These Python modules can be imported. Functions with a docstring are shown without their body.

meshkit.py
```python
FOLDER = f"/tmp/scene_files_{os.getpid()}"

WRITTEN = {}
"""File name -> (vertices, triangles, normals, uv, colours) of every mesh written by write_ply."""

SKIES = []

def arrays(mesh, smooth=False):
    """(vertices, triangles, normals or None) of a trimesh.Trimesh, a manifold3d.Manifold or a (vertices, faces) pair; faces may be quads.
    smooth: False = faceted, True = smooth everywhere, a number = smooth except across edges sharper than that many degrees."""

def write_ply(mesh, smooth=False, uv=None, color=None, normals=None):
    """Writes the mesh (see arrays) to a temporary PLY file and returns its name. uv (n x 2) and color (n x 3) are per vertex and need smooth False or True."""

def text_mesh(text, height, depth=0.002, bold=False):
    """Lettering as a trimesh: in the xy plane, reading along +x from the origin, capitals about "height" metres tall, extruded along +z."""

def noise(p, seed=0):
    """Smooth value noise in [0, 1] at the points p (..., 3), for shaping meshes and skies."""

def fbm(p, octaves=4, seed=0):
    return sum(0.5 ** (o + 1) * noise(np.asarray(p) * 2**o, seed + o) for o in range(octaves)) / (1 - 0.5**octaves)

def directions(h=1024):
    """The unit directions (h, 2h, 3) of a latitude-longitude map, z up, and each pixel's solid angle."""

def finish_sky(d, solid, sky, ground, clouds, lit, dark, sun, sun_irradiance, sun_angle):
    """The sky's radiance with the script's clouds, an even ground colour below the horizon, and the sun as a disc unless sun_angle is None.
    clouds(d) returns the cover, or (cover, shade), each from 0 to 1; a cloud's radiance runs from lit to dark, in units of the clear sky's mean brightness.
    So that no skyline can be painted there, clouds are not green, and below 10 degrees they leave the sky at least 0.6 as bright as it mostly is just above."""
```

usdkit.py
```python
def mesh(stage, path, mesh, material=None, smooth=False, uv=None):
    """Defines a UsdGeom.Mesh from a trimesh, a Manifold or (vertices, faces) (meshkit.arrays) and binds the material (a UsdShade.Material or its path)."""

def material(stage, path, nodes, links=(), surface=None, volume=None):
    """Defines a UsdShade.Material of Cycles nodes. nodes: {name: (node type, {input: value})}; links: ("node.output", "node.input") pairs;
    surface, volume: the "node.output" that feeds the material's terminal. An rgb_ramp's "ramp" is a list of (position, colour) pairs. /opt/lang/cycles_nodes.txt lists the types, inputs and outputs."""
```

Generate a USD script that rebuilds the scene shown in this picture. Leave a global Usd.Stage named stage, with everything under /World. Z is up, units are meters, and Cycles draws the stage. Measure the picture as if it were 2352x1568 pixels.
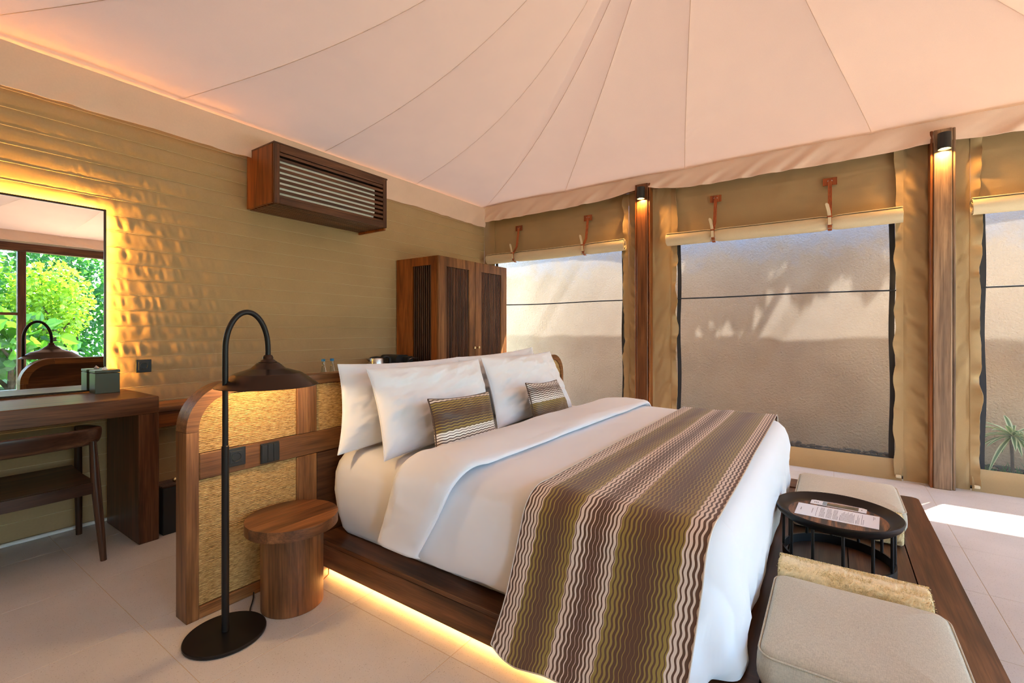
import math
import numpy as np
import trimesh
import usdkit
import meshkit
from pxr import Usd, UsdGeom, UsdLux, UsdShade, Gf, Sdf, Vt
from shapely.geometry import Polygon, box as sbox, Point
from shapely import affinity

stage = Usd.Stage.CreateInMemory()
UsdGeom.Xform.Define(stage, '/World')
UsdGeom.Scope.Define(stage, '/World/Looks')
S = 1.125          # drawing units to metres
rng = np.random.default_rng(7)

# ------------------------------------------------------------------ camera, sky, sun, exposure
YAW = math.radians(34.618)
FWD = np.array([math.cos(YAW), math.sin(YAW), 0.0])
RGT = np.array([math.sin(YAW), -math.cos(YAW), 0.0])
cam = UsdGeom.Camera.Define(stage, '/World/camera')
cam.CreateHorizontalApertureAttr(36.0)
cam.CreateFocalLengthAttr(16.386)
cam.CreateVerticalApertureOffsetAttr(-0.3765)
cam.CreateExposureAttr(-0.02)
UsdGeom.Xformable(cam).AddTransformOp().Set(Gf.Matrix4d(*RGT, 0, 0, 0, 1, 0, *(-FWD), 0, 0, 0, 1.10 * S, 1))

SUN_DIR = np.array([-1.0, 0.58, -2.1]); SUN_DIR /= np.linalg.norm(SUN_DIR)
SKY_STRENGTH, SUN_STRENGTH = 0.85, 9.5
sky = UsdLux.DomeLight.Define(stage, '/World/sky_dome')
sky.CreateIntensityAttr(1.0)
skym = usdkit.material(stage, '/World/Looks/sky', {
    's': ('sky_texture', {'sky_type': 'multiple_scattering', 'sun_disc': False, 'sun_elevation': 1.08, 'sun_rotation': 1.2, 'aerosol_density': 2.0}),
    'h': ('hsv', {'saturation': 0.95, 'value': 1.0}),
    'b': ('background_shader', {'strength': SKY_STRENGTH})},
    [('s.color', 'h.color'), ('h.color', 'b.color')], surface='b.background')
UsdShade.MaterialBindingAPI.Apply(sky.GetPrim()).Bind(skym)
sun = UsdLux.DistantLight.Define(stage, '/World/sun')
sun.CreateIntensityAttr(SUN_STRENGTH); sun.CreateNormalizeAttr(True); sun.CreateAngleAttr(0.6); sun.CreateColorAttr(Gf.Vec3f(1.0, 0.93, 0.82))
zc = -SUN_DIR; xc = np.cross([0, 1, 0], zc); xc /= np.linalg.norm(xc); yc = np.cross(zc, xc)
UsdGeom.Xformable(sun).AddTransformOp().Set(Gf.Matrix4d(*xc, 0, *yc, 0, *zc, 0, 0, 0, 10, 1))

# ------------------------------------------------------------------ helpers
used = {}


def uname(parent, name):
    k = (parent, name)
    n = used.get(k, 0)
    used[k] = n + 1
    return name if n == 0 else f'{name}_{n:03d}'


def tri(f):
    f = np.asarray(f, int)
    return np.vstack([f[:, [0, 1, 2]], f[:, [0, 2, 3]]]) if f.shape[1] == 4 else f


def vf(m):
    if isinstance(m, trimesh.Trimesh):
        return np.asarray(m.vertices, float), np.asarray(m.faces, int)
    return np.asarray(m[0], float), tri(m[1])


def merge(*ms):
    V, Fc, n = [], [], 0
    for m in ms:
        v, f = vf(m)
        V.append(v); Fc.append(f + n); n += len(v)
    return np.vstack(V), np.vstack(Fc)


def obj(name, mesh, mat, parent=None, smooth=30, uv=None):
    pp = parent.GetPath().pathString if parent is not None else '/World'
    path = f'{pp}/{uname(pp, name)}'
    v, f = vf(mesh)
    m = usdkit.mesh(stage, path, (v * S, f), mat, smooth=(True if uv is not None else smooth), uv=uv)
    return m.GetPrim()


def tag(p, label=None, cat=None, group=None, kind=None):
    for k, val in (('label', label), ('category', cat), ('group', group), ('kind', kind)):
        if val:
            p.SetCustomDataByKey(k, val)
    return p


def thing(name, label, cat, loc=(0, 0, 0), rz=0.0, group=None):
    x = UsdGeom.Xform.Define(stage, f"/World/{uname('/World', name)}")
    x.AddTranslateOp().Set(Gf.Vec3d(*[float(c) * S for c in loc]))
    if rz:
        x.AddRotateZOp().Set(float(rz))
    return tag(x.GetPrim(), label, cat, group)


def copy(root, name, loc, label, rz=0.0, group=None):
    r = thing(name, label, root.GetCustomDataByKey('category'), loc, rz, group)
    r.GetReferences().AddInternalReference(root.GetPath())
    r.SetInstanceable(True)
    return r


def struct(name, mesh, mat, smooth=30, label=None):
    return tag(obj(name, mesh, mat, None, smooth), label, None, None, 'structure')


def hold(name, label=None):
    x = UsdGeom.Xform.Define(stage, f"/World/{uname('/World', name)}")
    return tag(x.GetPrim(), label, None, None, 'structure')


def bx(x0, x1, y0, y1, z0, z1, b=0.003):
    b = min(b, (x1 - x0) * .45, (y1 - y0) * .45, (z1 - z0) * .45)
    pts = []
    for sx, X in ((1, x0), (-1, x1)):
        for sy, Y in ((1, y0), (-1, y1)):
            for sz, Z in ((1, z0), (-1, z1)):
                pts += [(X, Y + sy * b, Z + sz * b), (X + sx * b, Y, Z + sz * b), (X + sx * b, Y + sy * b, Z)]
    h = trimesh.convex.convex_hull(np.array(pts))
    return np.array(h.vertices), np.array(h.faces)


def grid(P, cu=False, cv=False):
    n, m = P.shape[:2]
    idx = np.arange(n * m).reshape(n, m)
    if cu: idx = np.vstack([idx, idx[:1]])
    if cv: idx = np.hstack([idx, idx[:, :1]])
    q = np.stack([idx[:-1, :-1], idx[1:, :-1], idx[1:, 1:], idx[:-1, 1:]], -1).reshape(-1, 4)
    return P.reshape(-1, 3), tri(q)


def thick(P, t, cap=True):
    """A sheet P[n,m,3] given thickness t along its normals."""
    du = np.gradient(P, axis=0); dv = np.gradient(P, axis=1)
    n = np.cross(du, dv); n /= np.maximum(np.linalg.norm(n, axis=-1, keepdims=True), 1e-12)
    A, B = P + n * t / 2, P - n * t / 2
    a, b = grid(A), grid(B)
    parts = [a, (b[0], b[1][:, ::-1])]
    for s in (np.s_[0, :], np.s_[-1, :], np.s_[:, 0], np.s_[:, -1]):
        parts.append(grid(np.stack([A[s], B[s]], 0)))
    return merge(*parts)


def tube(path, r, n=12, closed=False, cap=True):
    p = np.asarray(path, float); k = len(p)
    r = np.broadcast_to(np.asarray(r, float), (k,))
    t = np.gradient(p, axis=0) if not closed else np.roll(p, -1, 0) - np.roll(p, 1, 0)
    t /= np.linalg.norm(t, axis=1, keepdims=True)
    up = np.array([0, 0, 1.0]) if abs(t[0][2]) < .9 else np.array([1.0, 0, 0])
    N = []
    a = np.cross(t[0], up); a /= np.linalg.norm(a)
    for i in range(k):
        a = a - t[i] * (a @ t[i]); a /= np.linalg.norm(a); N.append(a)
    N = np.array(N); B = np.cross(t, N)
    th = np.linspace(0, 2 * np.pi, n, endpoint=False)
    P = p[:, None] + r[:, None, None] * (N[:, None] * np.cos(th)[None, :, None] + B[:, None] * np.sin(th)[None, :, None])
    v, f = grid(P, cu=closed, cv=True)
    if cap and not closed:
        v = np.vstack([v, p[:1], p[-1:]]); c0, c1 = len(v) - 2, len(v) - 1; l = (k - 1) * n
        i = np.arange(n); j = (i + 1) % n
        f = np.vstack([f, np.stack([np.full(n, c0), i, j], 1), np.stack([np.full(n, c1), l + j, l + i], 1)])
    return v, f


def cyl(x, y, z0, z1, r, n=32, r1=None, b=0.0):
    r1 = r if r1 is None else r1
    prof = [(0, z0), (r - b, z0), (r, z0 + b), (r1, z1 - b), (r1 - b, z1), (0, z1)] if b else [(0, z0), (r, z0), (r1, z1), (0, z1)]
    return lathe(prof, x, y, n)


def lathe(prof, cx=0, cy=0, n=48):
    pr = np.array(prof, float)
    th = np.linspace(0, 2 * np.pi, n, endpoint=False)
    P = np.stack([cx + pr[:, None, 0] * np.cos(th), cy + pr[:, None, 0] * np.sin(th), np.repeat(pr[:, 1:2], n, 1)], -1)
    return grid(P, cv=True)


def prism(poly, axis, a0, a1):
    """Extrude a shapely polygon: axis 'y': polygon in (x,z); 'z': in (x,y); 'x': in (y,z)."""
    gs = [g for g in getattr(poly, 'geoms', [poly]) if g.geom_type == 'Polygon' and g.area > 1e-9]
    out = []
    for g in gs:
        m = trimesh.creation.extrude_polygon(g, a1 - a0, engine='earcut')
        v = np.array(m.vertices); f = np.array(m.faces)
        if axis == 'z':
            v = np.c_[v[:, 0], v[:, 1], v[:, 2] + a0]
        elif axis == 'y':
            v = np.c_[v[:, 0], v[:, 2] + a0, v[:, 1]]; f = f[:, ::-1]
        else:
            v = np.c_[v[:, 2] + a0, v[:, 0], v[:, 1]]
        out.append((v, f))
    return merge(*out)


def rring(x0, x1, y0, y1, r, d=0.0, m=30, k=8):
    """Points round a rounded rectangle inset by d, counterclockwise, always the same count; also outward normals."""
    hx, hy, cx, cy = (x1 - x0) / 2 - d, (y1 - y0) / 2 - d, (x0 + x1) / 2, (y0 + y1) / 2
    hx, hy = max(hx, 1e-4), max(hy, 1e-4)
    r = min(max(r - d, 1e-4), hx, hy)
    pts, nor = [], []
    cs = [(hx - r, -hy + r, -90), (hx - r, hy - r, 0), (-hx + r, hy - r, 90), (-hx + r, -hy + r, 180)]
    for i, (px, py, a0) in enumerate(cs):
        for a in np.radians(np.linspace(a0, a0 + 90, k + 1)):
            pts.append((cx + px + r * math.cos(a), cy + py + r * math.sin(a))); nor.append((math.cos(a), math.sin(a)))
        qx, qy, b0 = cs[(i + 1) % 4]
        A = np.array(pts[-1]); ang = math.radians(b0)
        Bp = np.array((cx + qx + r * math.cos(ang), cy + qy + r * math.sin(ang)))
        for s in np.linspace(0, 1, m + 2)[1:-1]:
            pts.append(tuple(A + (Bp - A) * s)); nor.append((math.cos(ang), math.sin(ang)))
    return np.array(pts), np.array(nor)


def ringsolid(x0, x1, y0, y1, r, prof, m=30, k=8, disp=None):
    """Closed soft box: prof is a list of (inset, z) from the bottom centre outwards and up to the top centre."""
    R = []
    for d, z in prof:
        p, n = rring(x0, x1, y0, y1, r, d, m, k)
        P = np.c_[p, np.full(len(p), z)]
        if disp is not None:
            P = disp(P, n, d, z)
        R.append(P)
    v, f = grid(np.array(R), cv=True)
    n = R[0].shape[0]; l = (len(R) - 1) * n; i = np.arange(n); j = (i + 1) % n
    v = np.vstack([v, R[0].mean(0), R[-1].mean(0)])
    return v, np.vstack([f, np.stack([np.full(n, len(v) - 2), j, i], 1), np.stack([np.full(n, len(v) - 1), l + i, l + j], 1)])


def fbm(P, s, seed=0, o=3):
    P = np.asarray(P, float)
    return meshkit.fbm(P * np.asarray(s), o, seed) - 0.5


def Cs(r, g, b):
    f = lambda c: ((c / 255 + .055) / 1.055) ** 2.4 if c > 10 else c / 255 / 12.92
    return (f(r), f(g), f(b))


# ------------------------------------------------------------------ materials
def mat(name, nodes, links, surface):
    return usdkit.material(stage, f'/World/Looks/{name}', nodes, links, surface=surface)


def plain(name, col, rough=.5, metal=0.0, **kw):
    return mat(name, {'p': ('principled_bsdf', {'base_color': col, 'roughness': rough, 'metallic': metal, **kw})}, [], 'p.BSDF')


def wood(name, dark, mid, light, grain='x', rough=.42, sc=1.0, spec=.4, contrast=1.0):
    ax = 'xyz'.index(grain)
    s1 = [9.0 * sc] * 3; s1[ax] = 0.9 * sc
    s2 = [150.0 * sc] * 3; s2[ax] = 5.0 * sc
    s3 = [38.0 * sc] * 3; s3[ax] = 1.6 * sc
    n = {'tc': ('texture_coordinate', {}), 'oi': ('object_info', {}),
         'rm': ('math', {'math_type': 'multiply', 'value2': 23.0}), 'cx': ('combine_xyz', {}),
         'ad': ('vector_math', {'math_type': 'add'}),
         'm1': ('mapping', {'scale': tuple(s1)}), 'm2': ('mapping', {'scale': tuple(s2)}), 'm3': ('mapping', {'scale': tuple(s3)}),
         'n1': ('noise_texture', {'scale': 1.0, 'detail': 5.0, 'roughness': .55, 'distortion': 1.6}),
         'n2': ('noise_texture', {'scale': 1.0, 'detail': 3.0, 'roughness': .6}),
         'n3': ('noise_texture', {'scale': 1.0, 'detail': 4.0, 'roughness': .6, 'distortion': .8}),
         'r1': ('rgb_ramp', {'ramp': [(.5 - .24 / contrast, dark), (.5, mid), (.5 + .24 / contrast, light)]}),
         'r3': ('rgb_ramp', {'ramp': [(.30, (.55, .5, .46)), (.52, (1, 1, 1)), (.75, (1.12, 1.08, 1.04))]}),
         'r2': ('rgb_ramp', {'ramp': [(.32, (.55, .52, .5)), (.58, (1, 1, 1))]}),
         'x1': ('mix', {'mix_type': 'multiply', 'fac': .8}), 'x2': ('mix', {'mix_type': 'multiply', 'fac': .8}),
         'hv': ('hsv', {}), 'vr': ('map_range', {'to_min': .82, 'to_max': 1.16}),
         'b': ('bump', {'strength': .12, 'distance': .002}),
         'p': ('principled_bsdf', {'roughness': rough, 'specular_ior_level': spec})}
    l = [('oi.random', 'rm.value1'), ('rm.value', 'cx.x'), ('rm.value', 'cx.y'), ('rm.value', 'cx.z'), ('tc.object', 'ad.vector1'), ('cx.vector', 'ad.vector2')]
    for i in '123':
        l += [('ad.vector', f'm{i}.vector'), (f'm{i}.vector', f'n{i}.vector'), (f'n{i}.fac', f'r{i}.fac')]
    l += [('r1.color', 'x1.color1'), ('r3.color', 'x1.color2'), ('x1.color', 'x2.color1'), ('r2.color', 'x2.color2'),
          ('oi.random', 'vr.value'), ('vr.result', 'hv.value'), ('x2.color', 'hv.color'), ('hv.color', 'p.base_color'), ('n2.fac', 'b.height'), ('b.normal', 'p.normal')]
    return mat(name, n, l, 'p.BSDF')


def cloth(name, col, var=.08, weave=0.0, rough=.9, sheen=.0, translucent=0.0, tcol=None, bump=.15, vscale=3.0):
    c1 = tuple(c * (1 - var) for c in col); c2 = tuple(min(1, c * (1 + var)) for c in col)
    n = {'g': ('texture_coordinate', {}), 'n': ('noise_texture', {'scale': vscale, 'detail': 4.0}),
         'r': ('rgb_ramp', {'ramp': [(.3, c1), (.7, c2)]}),
         'ma': ('mapping', {'scale': (700, 90, 700)}), 'mb': ('mapping', {'scale': (90, 700, 90)}),
         'na': ('noise_texture', {'scale': 1.0, 'detail': 1.0}), 'nb': ('noise_texture', {'scale': 1.0, 'detail': 1.0}),
         'a': ('math', {'math_type': 'add'}), 'w': ('rgb_ramp', {'ramp': [(.38, (1 - weave,) * 3), (.62, (1 + weave,) * 3)]}),
         'hf': ('math', {'math_type': 'multiply', 'value2': .5}),
         'x': ('mix', {'mix_type': 'multiply', 'fac': 1.0}), 'b': ('bump', {'strength': bump, 'distance': .001}),
         'p': ('principled_bsdf', {'roughness': rough, 'sheen_weight': sheen, 'specular_ior_level': .15})}
    l = [('g.object', 'n.vector'), ('n.fac', 'r.fac'), ('g.object', 'ma.vector'), ('g.object', 'mb.vector'), ('ma.vector', 'na.vector'), ('mb.vector', 'nb.vector'),
         ('na.fac', 'a.value1'), ('nb.fac', 'a.value2'), ('a.value', 'hf.value1'), ('hf.value', 'w.fac'), ('r.color', 'x.color1'), ('w.color', 'x.color2'), ('x.color', 'p.base_color'),
         ('hf.value', 'b.height'), ('b.normal', 'p.normal')]
    if translucent:
        n['t'] = ('translucent_bsdf', {'color': tcol or col}); n['mx'] = ('mix_closure', {'fac': translucent})
        l += [('p.BSDF', 'mx.closure1'), ('t.BSDF', 'mx.closure2')]
        return mat(name, n, l, 'mx.closure')
    return mat(name, n, l, 'p.BSDF')


def emit(name, col, strength):
    return mat(name, {'e': ('emission', {'color': col, 'strength': strength})}, [], 'e.emission')


def stripes(name, pitch_n, lam, white, brown, olive, bands, duty, amp=.17):
    """Wavy woven stripes from UVs: u in drawing metres along the stripes, v 0..1 across."""
    n = {'tc': ('texture_coordinate', {}), 'sp': ('separate_xyz', {}),
         'k': ('math', {'math_type': 'multiply', 'value2': 2 * math.pi / lam}), 'sn': ('math', {'math_type': 'sine'}),
         'am': ('math', {'math_type': 'multiply_add', 'value2': amp / pitch_n}),
         'cr': ('rgb_ramp', {'ramp': bands, 'interpolate': False}),
         'dr': ('rgb_ramp', {'ramp': [(a, (d, d, d)) for a, d in duty]}), 'bw': ('rgb_to_bw', {}),
         'sc': ('math', {'math_type': 'multiply', 'value2': float(pitch_n)}), 'fr': ('math', {'math_type': 'fraction'}),
         'lt': ('math', {'math_type': 'less_than'}), 'mx': ('mix', {'color2': brown}),
         'b': ('bump', {'strength': .25, 'distance': .0012}),
         'p': ('principled_bsdf', {'roughness': .48, 'specular_ior_level': .4, 'sheen_weight': .15})}
    l = [('tc.UV', 'sp.vector'), ('sp.x', 'k.value1'), ('k.value', 'sn.value1'), ('sn.value', 'am.value1'), ('sp.y', 'am.value3'),
         ('am.value', 'cr.fac'), ('am.value', 'dr.fac'), ('dr.color', 'bw.color'), ('am.value', 'sc.value1'), ('sc.value', 'fr.value1'),
         ('fr.value', 'lt.value1'), ('bw.val', 'lt.value2'), ('lt.value', 'mx.fac'), ('cr.color', 'mx.color1'), ('mx.color', 'p.base_color'),
         ('lt.value', 'b.height'), ('b.normal', 'p.normal')]
    return mat(name, n, l, 'p.BSDF')


W_HEAD = {g: wood(f'teak_{g}', Cs(84, 52, 28), Cs(134, 88, 50), Cs(168, 118, 72), g, .40) for g in 'xyz'}
W_DARK = {g: wood(f'dark_teak_{g}', Cs(52, 30, 17), Cs(92, 56, 33), Cs(122, 80, 52), g, .36) for g in 'xyz'}
W_MID = {g: wood(f'mid_teak_{g}', Cs(64, 38, 20), Cs(112, 70, 39), Cs(144, 96, 58), g, .38) for g in 'xyz'}
W_RED = {g: wood(f'red_teak_{g}', Cs(92, 46, 15), Cs(140, 78, 30), Cs(164, 98, 46), g, .40) for g in 'xyz'}
W_BLACK = {g: wood(f'walnut_{g}', Cs(40, 23, 15), Cs(70, 44, 29), Cs(106, 70, 48), g, .32) for g in 'xyz'}
W_GREY = wood('weathered_teak', Cs(84, 68, 54), Cs(140, 112, 86), Cs(176, 142, 106), 'z', .55, sc=.7, contrast=1.0)
W_COL = wood('post_teak', Cs(78, 42, 20), Cs(124, 74, 38), Cs(154, 100, 56), 'z', .42)
M_CANVAS = cloth('olive_canvas', Cs(180, 152, 110), .05, .03, .85, bump=.1)
M_CANVAS2 = cloth('window_canvas', Cs(184, 158, 116), .05, .03, .8, translucent=.12, bump=.1)
M_ROLL = cloth('roll_canvas', Cs(214, 196, 160), .04, .03, .8, bump=.1)
M_PINK = cloth('valance_canvas', Cs(232, 204, 182), .04, .02, .75, bump=.1)
M_ROOF = cloth('roof_canvas', Cs(206, 164, 130), .02, .015, .8, translucent=.018, tcol=(.82, .57, .42), bump=.05)
M_SEAM = plain('roof_seam', Cs(208, 172, 148), .8)
M_OVER = cloth('overhang_canvas', Cs(190, 165, 130), .04, .02)
M_STITCH = plain('stitching', Cs(206, 186, 142), .7)
M_LINEN = cloth('white_linen', (.80, .81, .835), .012, .0, .85, sheen=.1, bump=.04)
M_SHEET = cloth('white_sheet', (.78, .78, .78), .012, .0, .85, bump=.04)
M_CUSH = cloth('oatmeal_linen', Cs(196, 186, 166), .04, .13, .9, bump=.25)
M_TOWEL = cloth('terry_towel', Cs(236, 212, 160), .10, .1, 1.0, sheen=.3, bump=.8, vscale=60)
M_BLACK = plain('black_metal', Cs(34, 30, 28), .38, .6)
M_BRONZE = plain('bronze_metal', Cs(62, 46, 36), .28, .85)
M_BPLAST = plain('black_plastic', Cs(30, 30, 30), .42)
M_GREEN = plain('green_lacquer', Cs(74, 80, 62), .35)
M_STEEL = plain('brushed_steel', (.62, .61, .6), .22, 1.0)
M_BRASS = plain('brass', Cs(236, 214, 160), .3, 1.0)
M_MIRROR = plain('mirror_silver', (.92, .93, .92), .0, 1.0)
M_WHITEP = plain('white_plastic', Cs(240, 236, 226), .4)
M_PAPER = plain('paper', (.82, .82, .84), .6)
M_INK = plain('ink', (.05, .05, .05), .7)
M_LEATH = wood('tan_leather', Cs(140, 64, 24), Cs(170, 86, 36), Cs(184, 100, 46), 'z', .5)
M_BLACKW = plain('black_webbing', Cs(44, 44, 46), .8)
M_GLASS = mat('clear_glass', {'f': ('fresnel', {'IOR': 1.45}), 't': ('transparent_bsdf', {'color': (.93, .95, .94)}), 'g': ('glossy_bsdf', {'roughness': .02, 'color': (1, 1, 1)}), 'm': ('mix_closure', {})},
              [('f.fac', 'm.fac'), ('t.BSDF', 'm.closure1'), ('g.BSDF', 'm.closure2')], 'm.closure')
M_BLUE = plain('blue_cap', Cs(60, 130, 180), .4)
M_LED = emit('led_amber', (1.0, .46, .07), 420.0)
M_LEDB = emit('led_bed', (1.0, .47, .12), 50.0)
M_LEDC = emit('led_cove', (1.0, .46, .10), 110.0)
M_BULB = emit('bulb_warm', (1.0, .64, .30), 330.0)
M_SPOT = emit('downlight_warm', (1.0, .50, .14), 900.0)
M_GAUZE = mat('window_gauze', {'d': ('diffuse_bsdf', {'color': (.72, .62, .50)}), 't': ('translucent_bsdf', {'color': (.85, .77, .67)}), 'dt': ('mix_closure', {'fac': .6}), 'tr': ('transparent_bsdf', {'color': (1, 1, 1)}), 'm': ('mix_closure', {'fac': .11})},
              [('d.BSDF', 'dt.closure1'), ('t.BSDF', 'dt.closure2'), ('tr.BSDF', 'm.closure1'), ('dt.closure', 'm.closure2')], 'm.closure')
M_TILE = mat('terrazzo', {'g': ('texture_coordinate', {}), 'v': ('voronoi_texture', {'scale': 130.0}), 'sz': ('noise_texture', {'scale': 45.0, 'detail': 2.0}),
                          'n': ('noise_texture', {'scale': 3.0, 'detail': 5.0}), 'r': ('rgb_ramp', {'ramp': [(.3, (.57, .52, .465)), (.7, (.65, .595, .54))]}),
                          'm': ('mapping', {'scale': (1, 1, 1)}), 'k': ('noise_texture', {'scale': 210.0, 'detail': 2.0, 'roughness': .6}), 'kr': ('rgb_ramp', {'ramp': [(.30, (.42, .36, .30)), (.37, (1, 1, 1))]}),
                          'k2': ('noise_texture', {'scale': 90.0, 'detail': 3.0}), 'kr2': ('rgb_ramp', {'ramp': [(.28, (.72, .68, .62)), (.36, (1, 1, 1)), (.66, (1, 1, 1)), (.74, (1.12, 1.12, 1.12))]}),
                          'x': ('mix', {'mix_type': 'multiply', 'fac': .8}), 'x2': ('mix', {'mix_type': 'multiply', 'fac': .8}), 'p': ('principled_bsdf', {'roughness': .46, 'specular_ior_level': .35})},
             [('g.object', 'n.vector'), ('n.fac', 'r.fac'), ('g.object', 'k.vector'), ('k.fac', 'kr.fac'), ('g.object', 'k2.vector'), ('k2.fac', 'kr2.fac'), ('r.color', 'x.color1'), ('kr.color', 'x.color2'),
              ('x.color', 'x2.color1'), ('kr2.color', 'x2.color2'), ('x2.color', 'p.base_color')], 'p.BSDF')
M_TERR = cloth('terrace_stone', (.66, .62, .56), .06, 0, .8)
M_GROUT = plain('grout', Cs(196, 170, 136), .9)
M_PLASTER = mat('rough_plaster', {'g': ('geometry', {}), 'sp': ('separate_xyz', {}), 'n': ('noise_texture', {'scale': 1.6, 'detail': 6.0}), 'r': ('rgb_ramp', {'ramp': [(.3, Cs(176, 143, 106)), (.7, Cs(198, 166, 128))]}),
                                  'st': ('noise_texture', {'scale': 5.0, 'detail': 6.0, 'roughness': .65}), 'zz': ('map_range', {'from_min': 1.75, 'from_max': 2.6, 'to_min': -.35, 'to_max': .75}), 'ad': ('math', {'math_type': 'add'}), 'sr': ('rgb_ramp', {'ramp': [(.45, (0, 0, 0)), (.95, (1, 1, 1))]}),
                                  'mx': ('mix', {'color2': Cs(168, 160, 158)}), 'b1': ('noise_texture', {'scale': 46.0, 'detail': 4.0, 'roughness': .6, 'distortion': .3}),
                                  'b': ('bump', {'strength': 1.0, 'distance': .022}), 'p': ('principled_bsdf', {'roughness': .95, 'specular_ior_level': .1})},
                [('g.position', 'sp.vector'), ('g.position', 'n.vector'), ('g.position', 'st.vector'), ('g.position', 'b1.vector'), ('n.fac', 'r.fac'), ('sp.z', 'zz.value'), ('zz.result', 'ad.value1'), ('st.fac', 'ad.value2'), ('ad.value', 'sr.fac'),
                 ('r.color', 'mx.color1'), ('sr.color', 'mx.fac'), ('mx.color', 'p.base_color'), ('b1.fac', 'b.height'), ('b.normal', 'p.normal')], 'p.BSDF')
M_SOIL = cloth('soil', Cs(70, 58, 44), .3, 0, 1.0, vscale=20)
M_STONE = cloth('stone', Cs(84, 70, 54), .3, 0, .9, vscale=12)
M_LAWN = cloth('lawn', Cs(70, 100, 40), .3, 0, 1.0, vscale=8)
M_ROPE = mat('seagrass_rope', {'g': ('texture_coordinate', {}), 'm': ('mapping', {'scale': (40, 40, 170)}), 'n': ('noise_texture', {'scale': 1.0, 'detail': 3.0}), 'r': ('rgb_ramp', {'ramp': [(.25, Cs(132, 98, 54)), (.5, Cs(190, 150, 94)), (.75, Cs(218, 182, 124))]}),
                               'p': ('principled_bsdf', {'roughness': .75, 'specular_ior_level': .25})}, [('g.object', 'm.vector'), ('m.vector', 'n.vector'), ('n.fac', 'r.fac'), ('r.color', 'p.base_color')], 'p.BSDF')
M_ZEBRA = wood('zebra_veneer', Cs(44, 28, 22), Cs(120, 78, 50), Cs(164, 110, 70), 'x', .35, sc=2.6, contrast=2.4)


def leafmat(name, a, b, t):
    return mat(name, {'oi': ('geometry', {}), 'r': ('rgb_ramp', {'ramp': [(0, a), (1, b)]}), 'p': ('principled_bsdf', {'roughness': .45}), 't': ('translucent_bsdf', {'color': t}), 'm': ('mix_closure', {'fac': .45})},
               [('oi.random_per_island', 'r.fac'), ('r.color', 'p.base_color'), ('p.BSDF', 'm.closure1'), ('t.BSDF', 'm.closure2')], 'm.closure')


M_LEAF = leafmat('garden_leaf', Cs(50, 95, 30), Cs(110, 150, 60), Cs(110, 170, 40))
M_LEAF2 = leafmat('dark_leaf', Cs(36, 76, 40), Cs(84, 130, 70), Cs(90, 160, 50))
M_LEAF3 = leafmat('bright_leaf', Cs(130, 170, 40), Cs(160, 185, 66), Cs(160, 190, 44))
M_VARI = mat('variegated_leaf', {'tc': ('texture_coordinate', {}), 'sp': ('separate_xyz', {}), 'r': ('rgb_ramp', {'ramp': [(0, Cs(226, 222, 176)), (.2, Cs(216, 216, 160)), (.3, Cs(74, 110, 60)), (.7, Cs(74, 110, 60)), (.8, Cs(216, 216, 160)), (1, Cs(226, 222, 176))]}), 'p': ('principled_bsdf', {'roughness': .4}), 't': ('translucent_bsdf', {'color': Cs(150, 180, 90)}), 'm': ('mix_closure', {'fac': .3})},
             [('tc.UV', 'sp.vector'), ('sp.x', 'r.fac'), ('r.color', 'p.base_color'), ('p.BSDF', 'm.closure1'), ('t.BSDF', 'm.closure2')], 'm.closure')
WHITE, BROWN, OLIVE = Cs(226, 206, 186), Cs(92, 62, 44), Cs(150, 128, 62)
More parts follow.
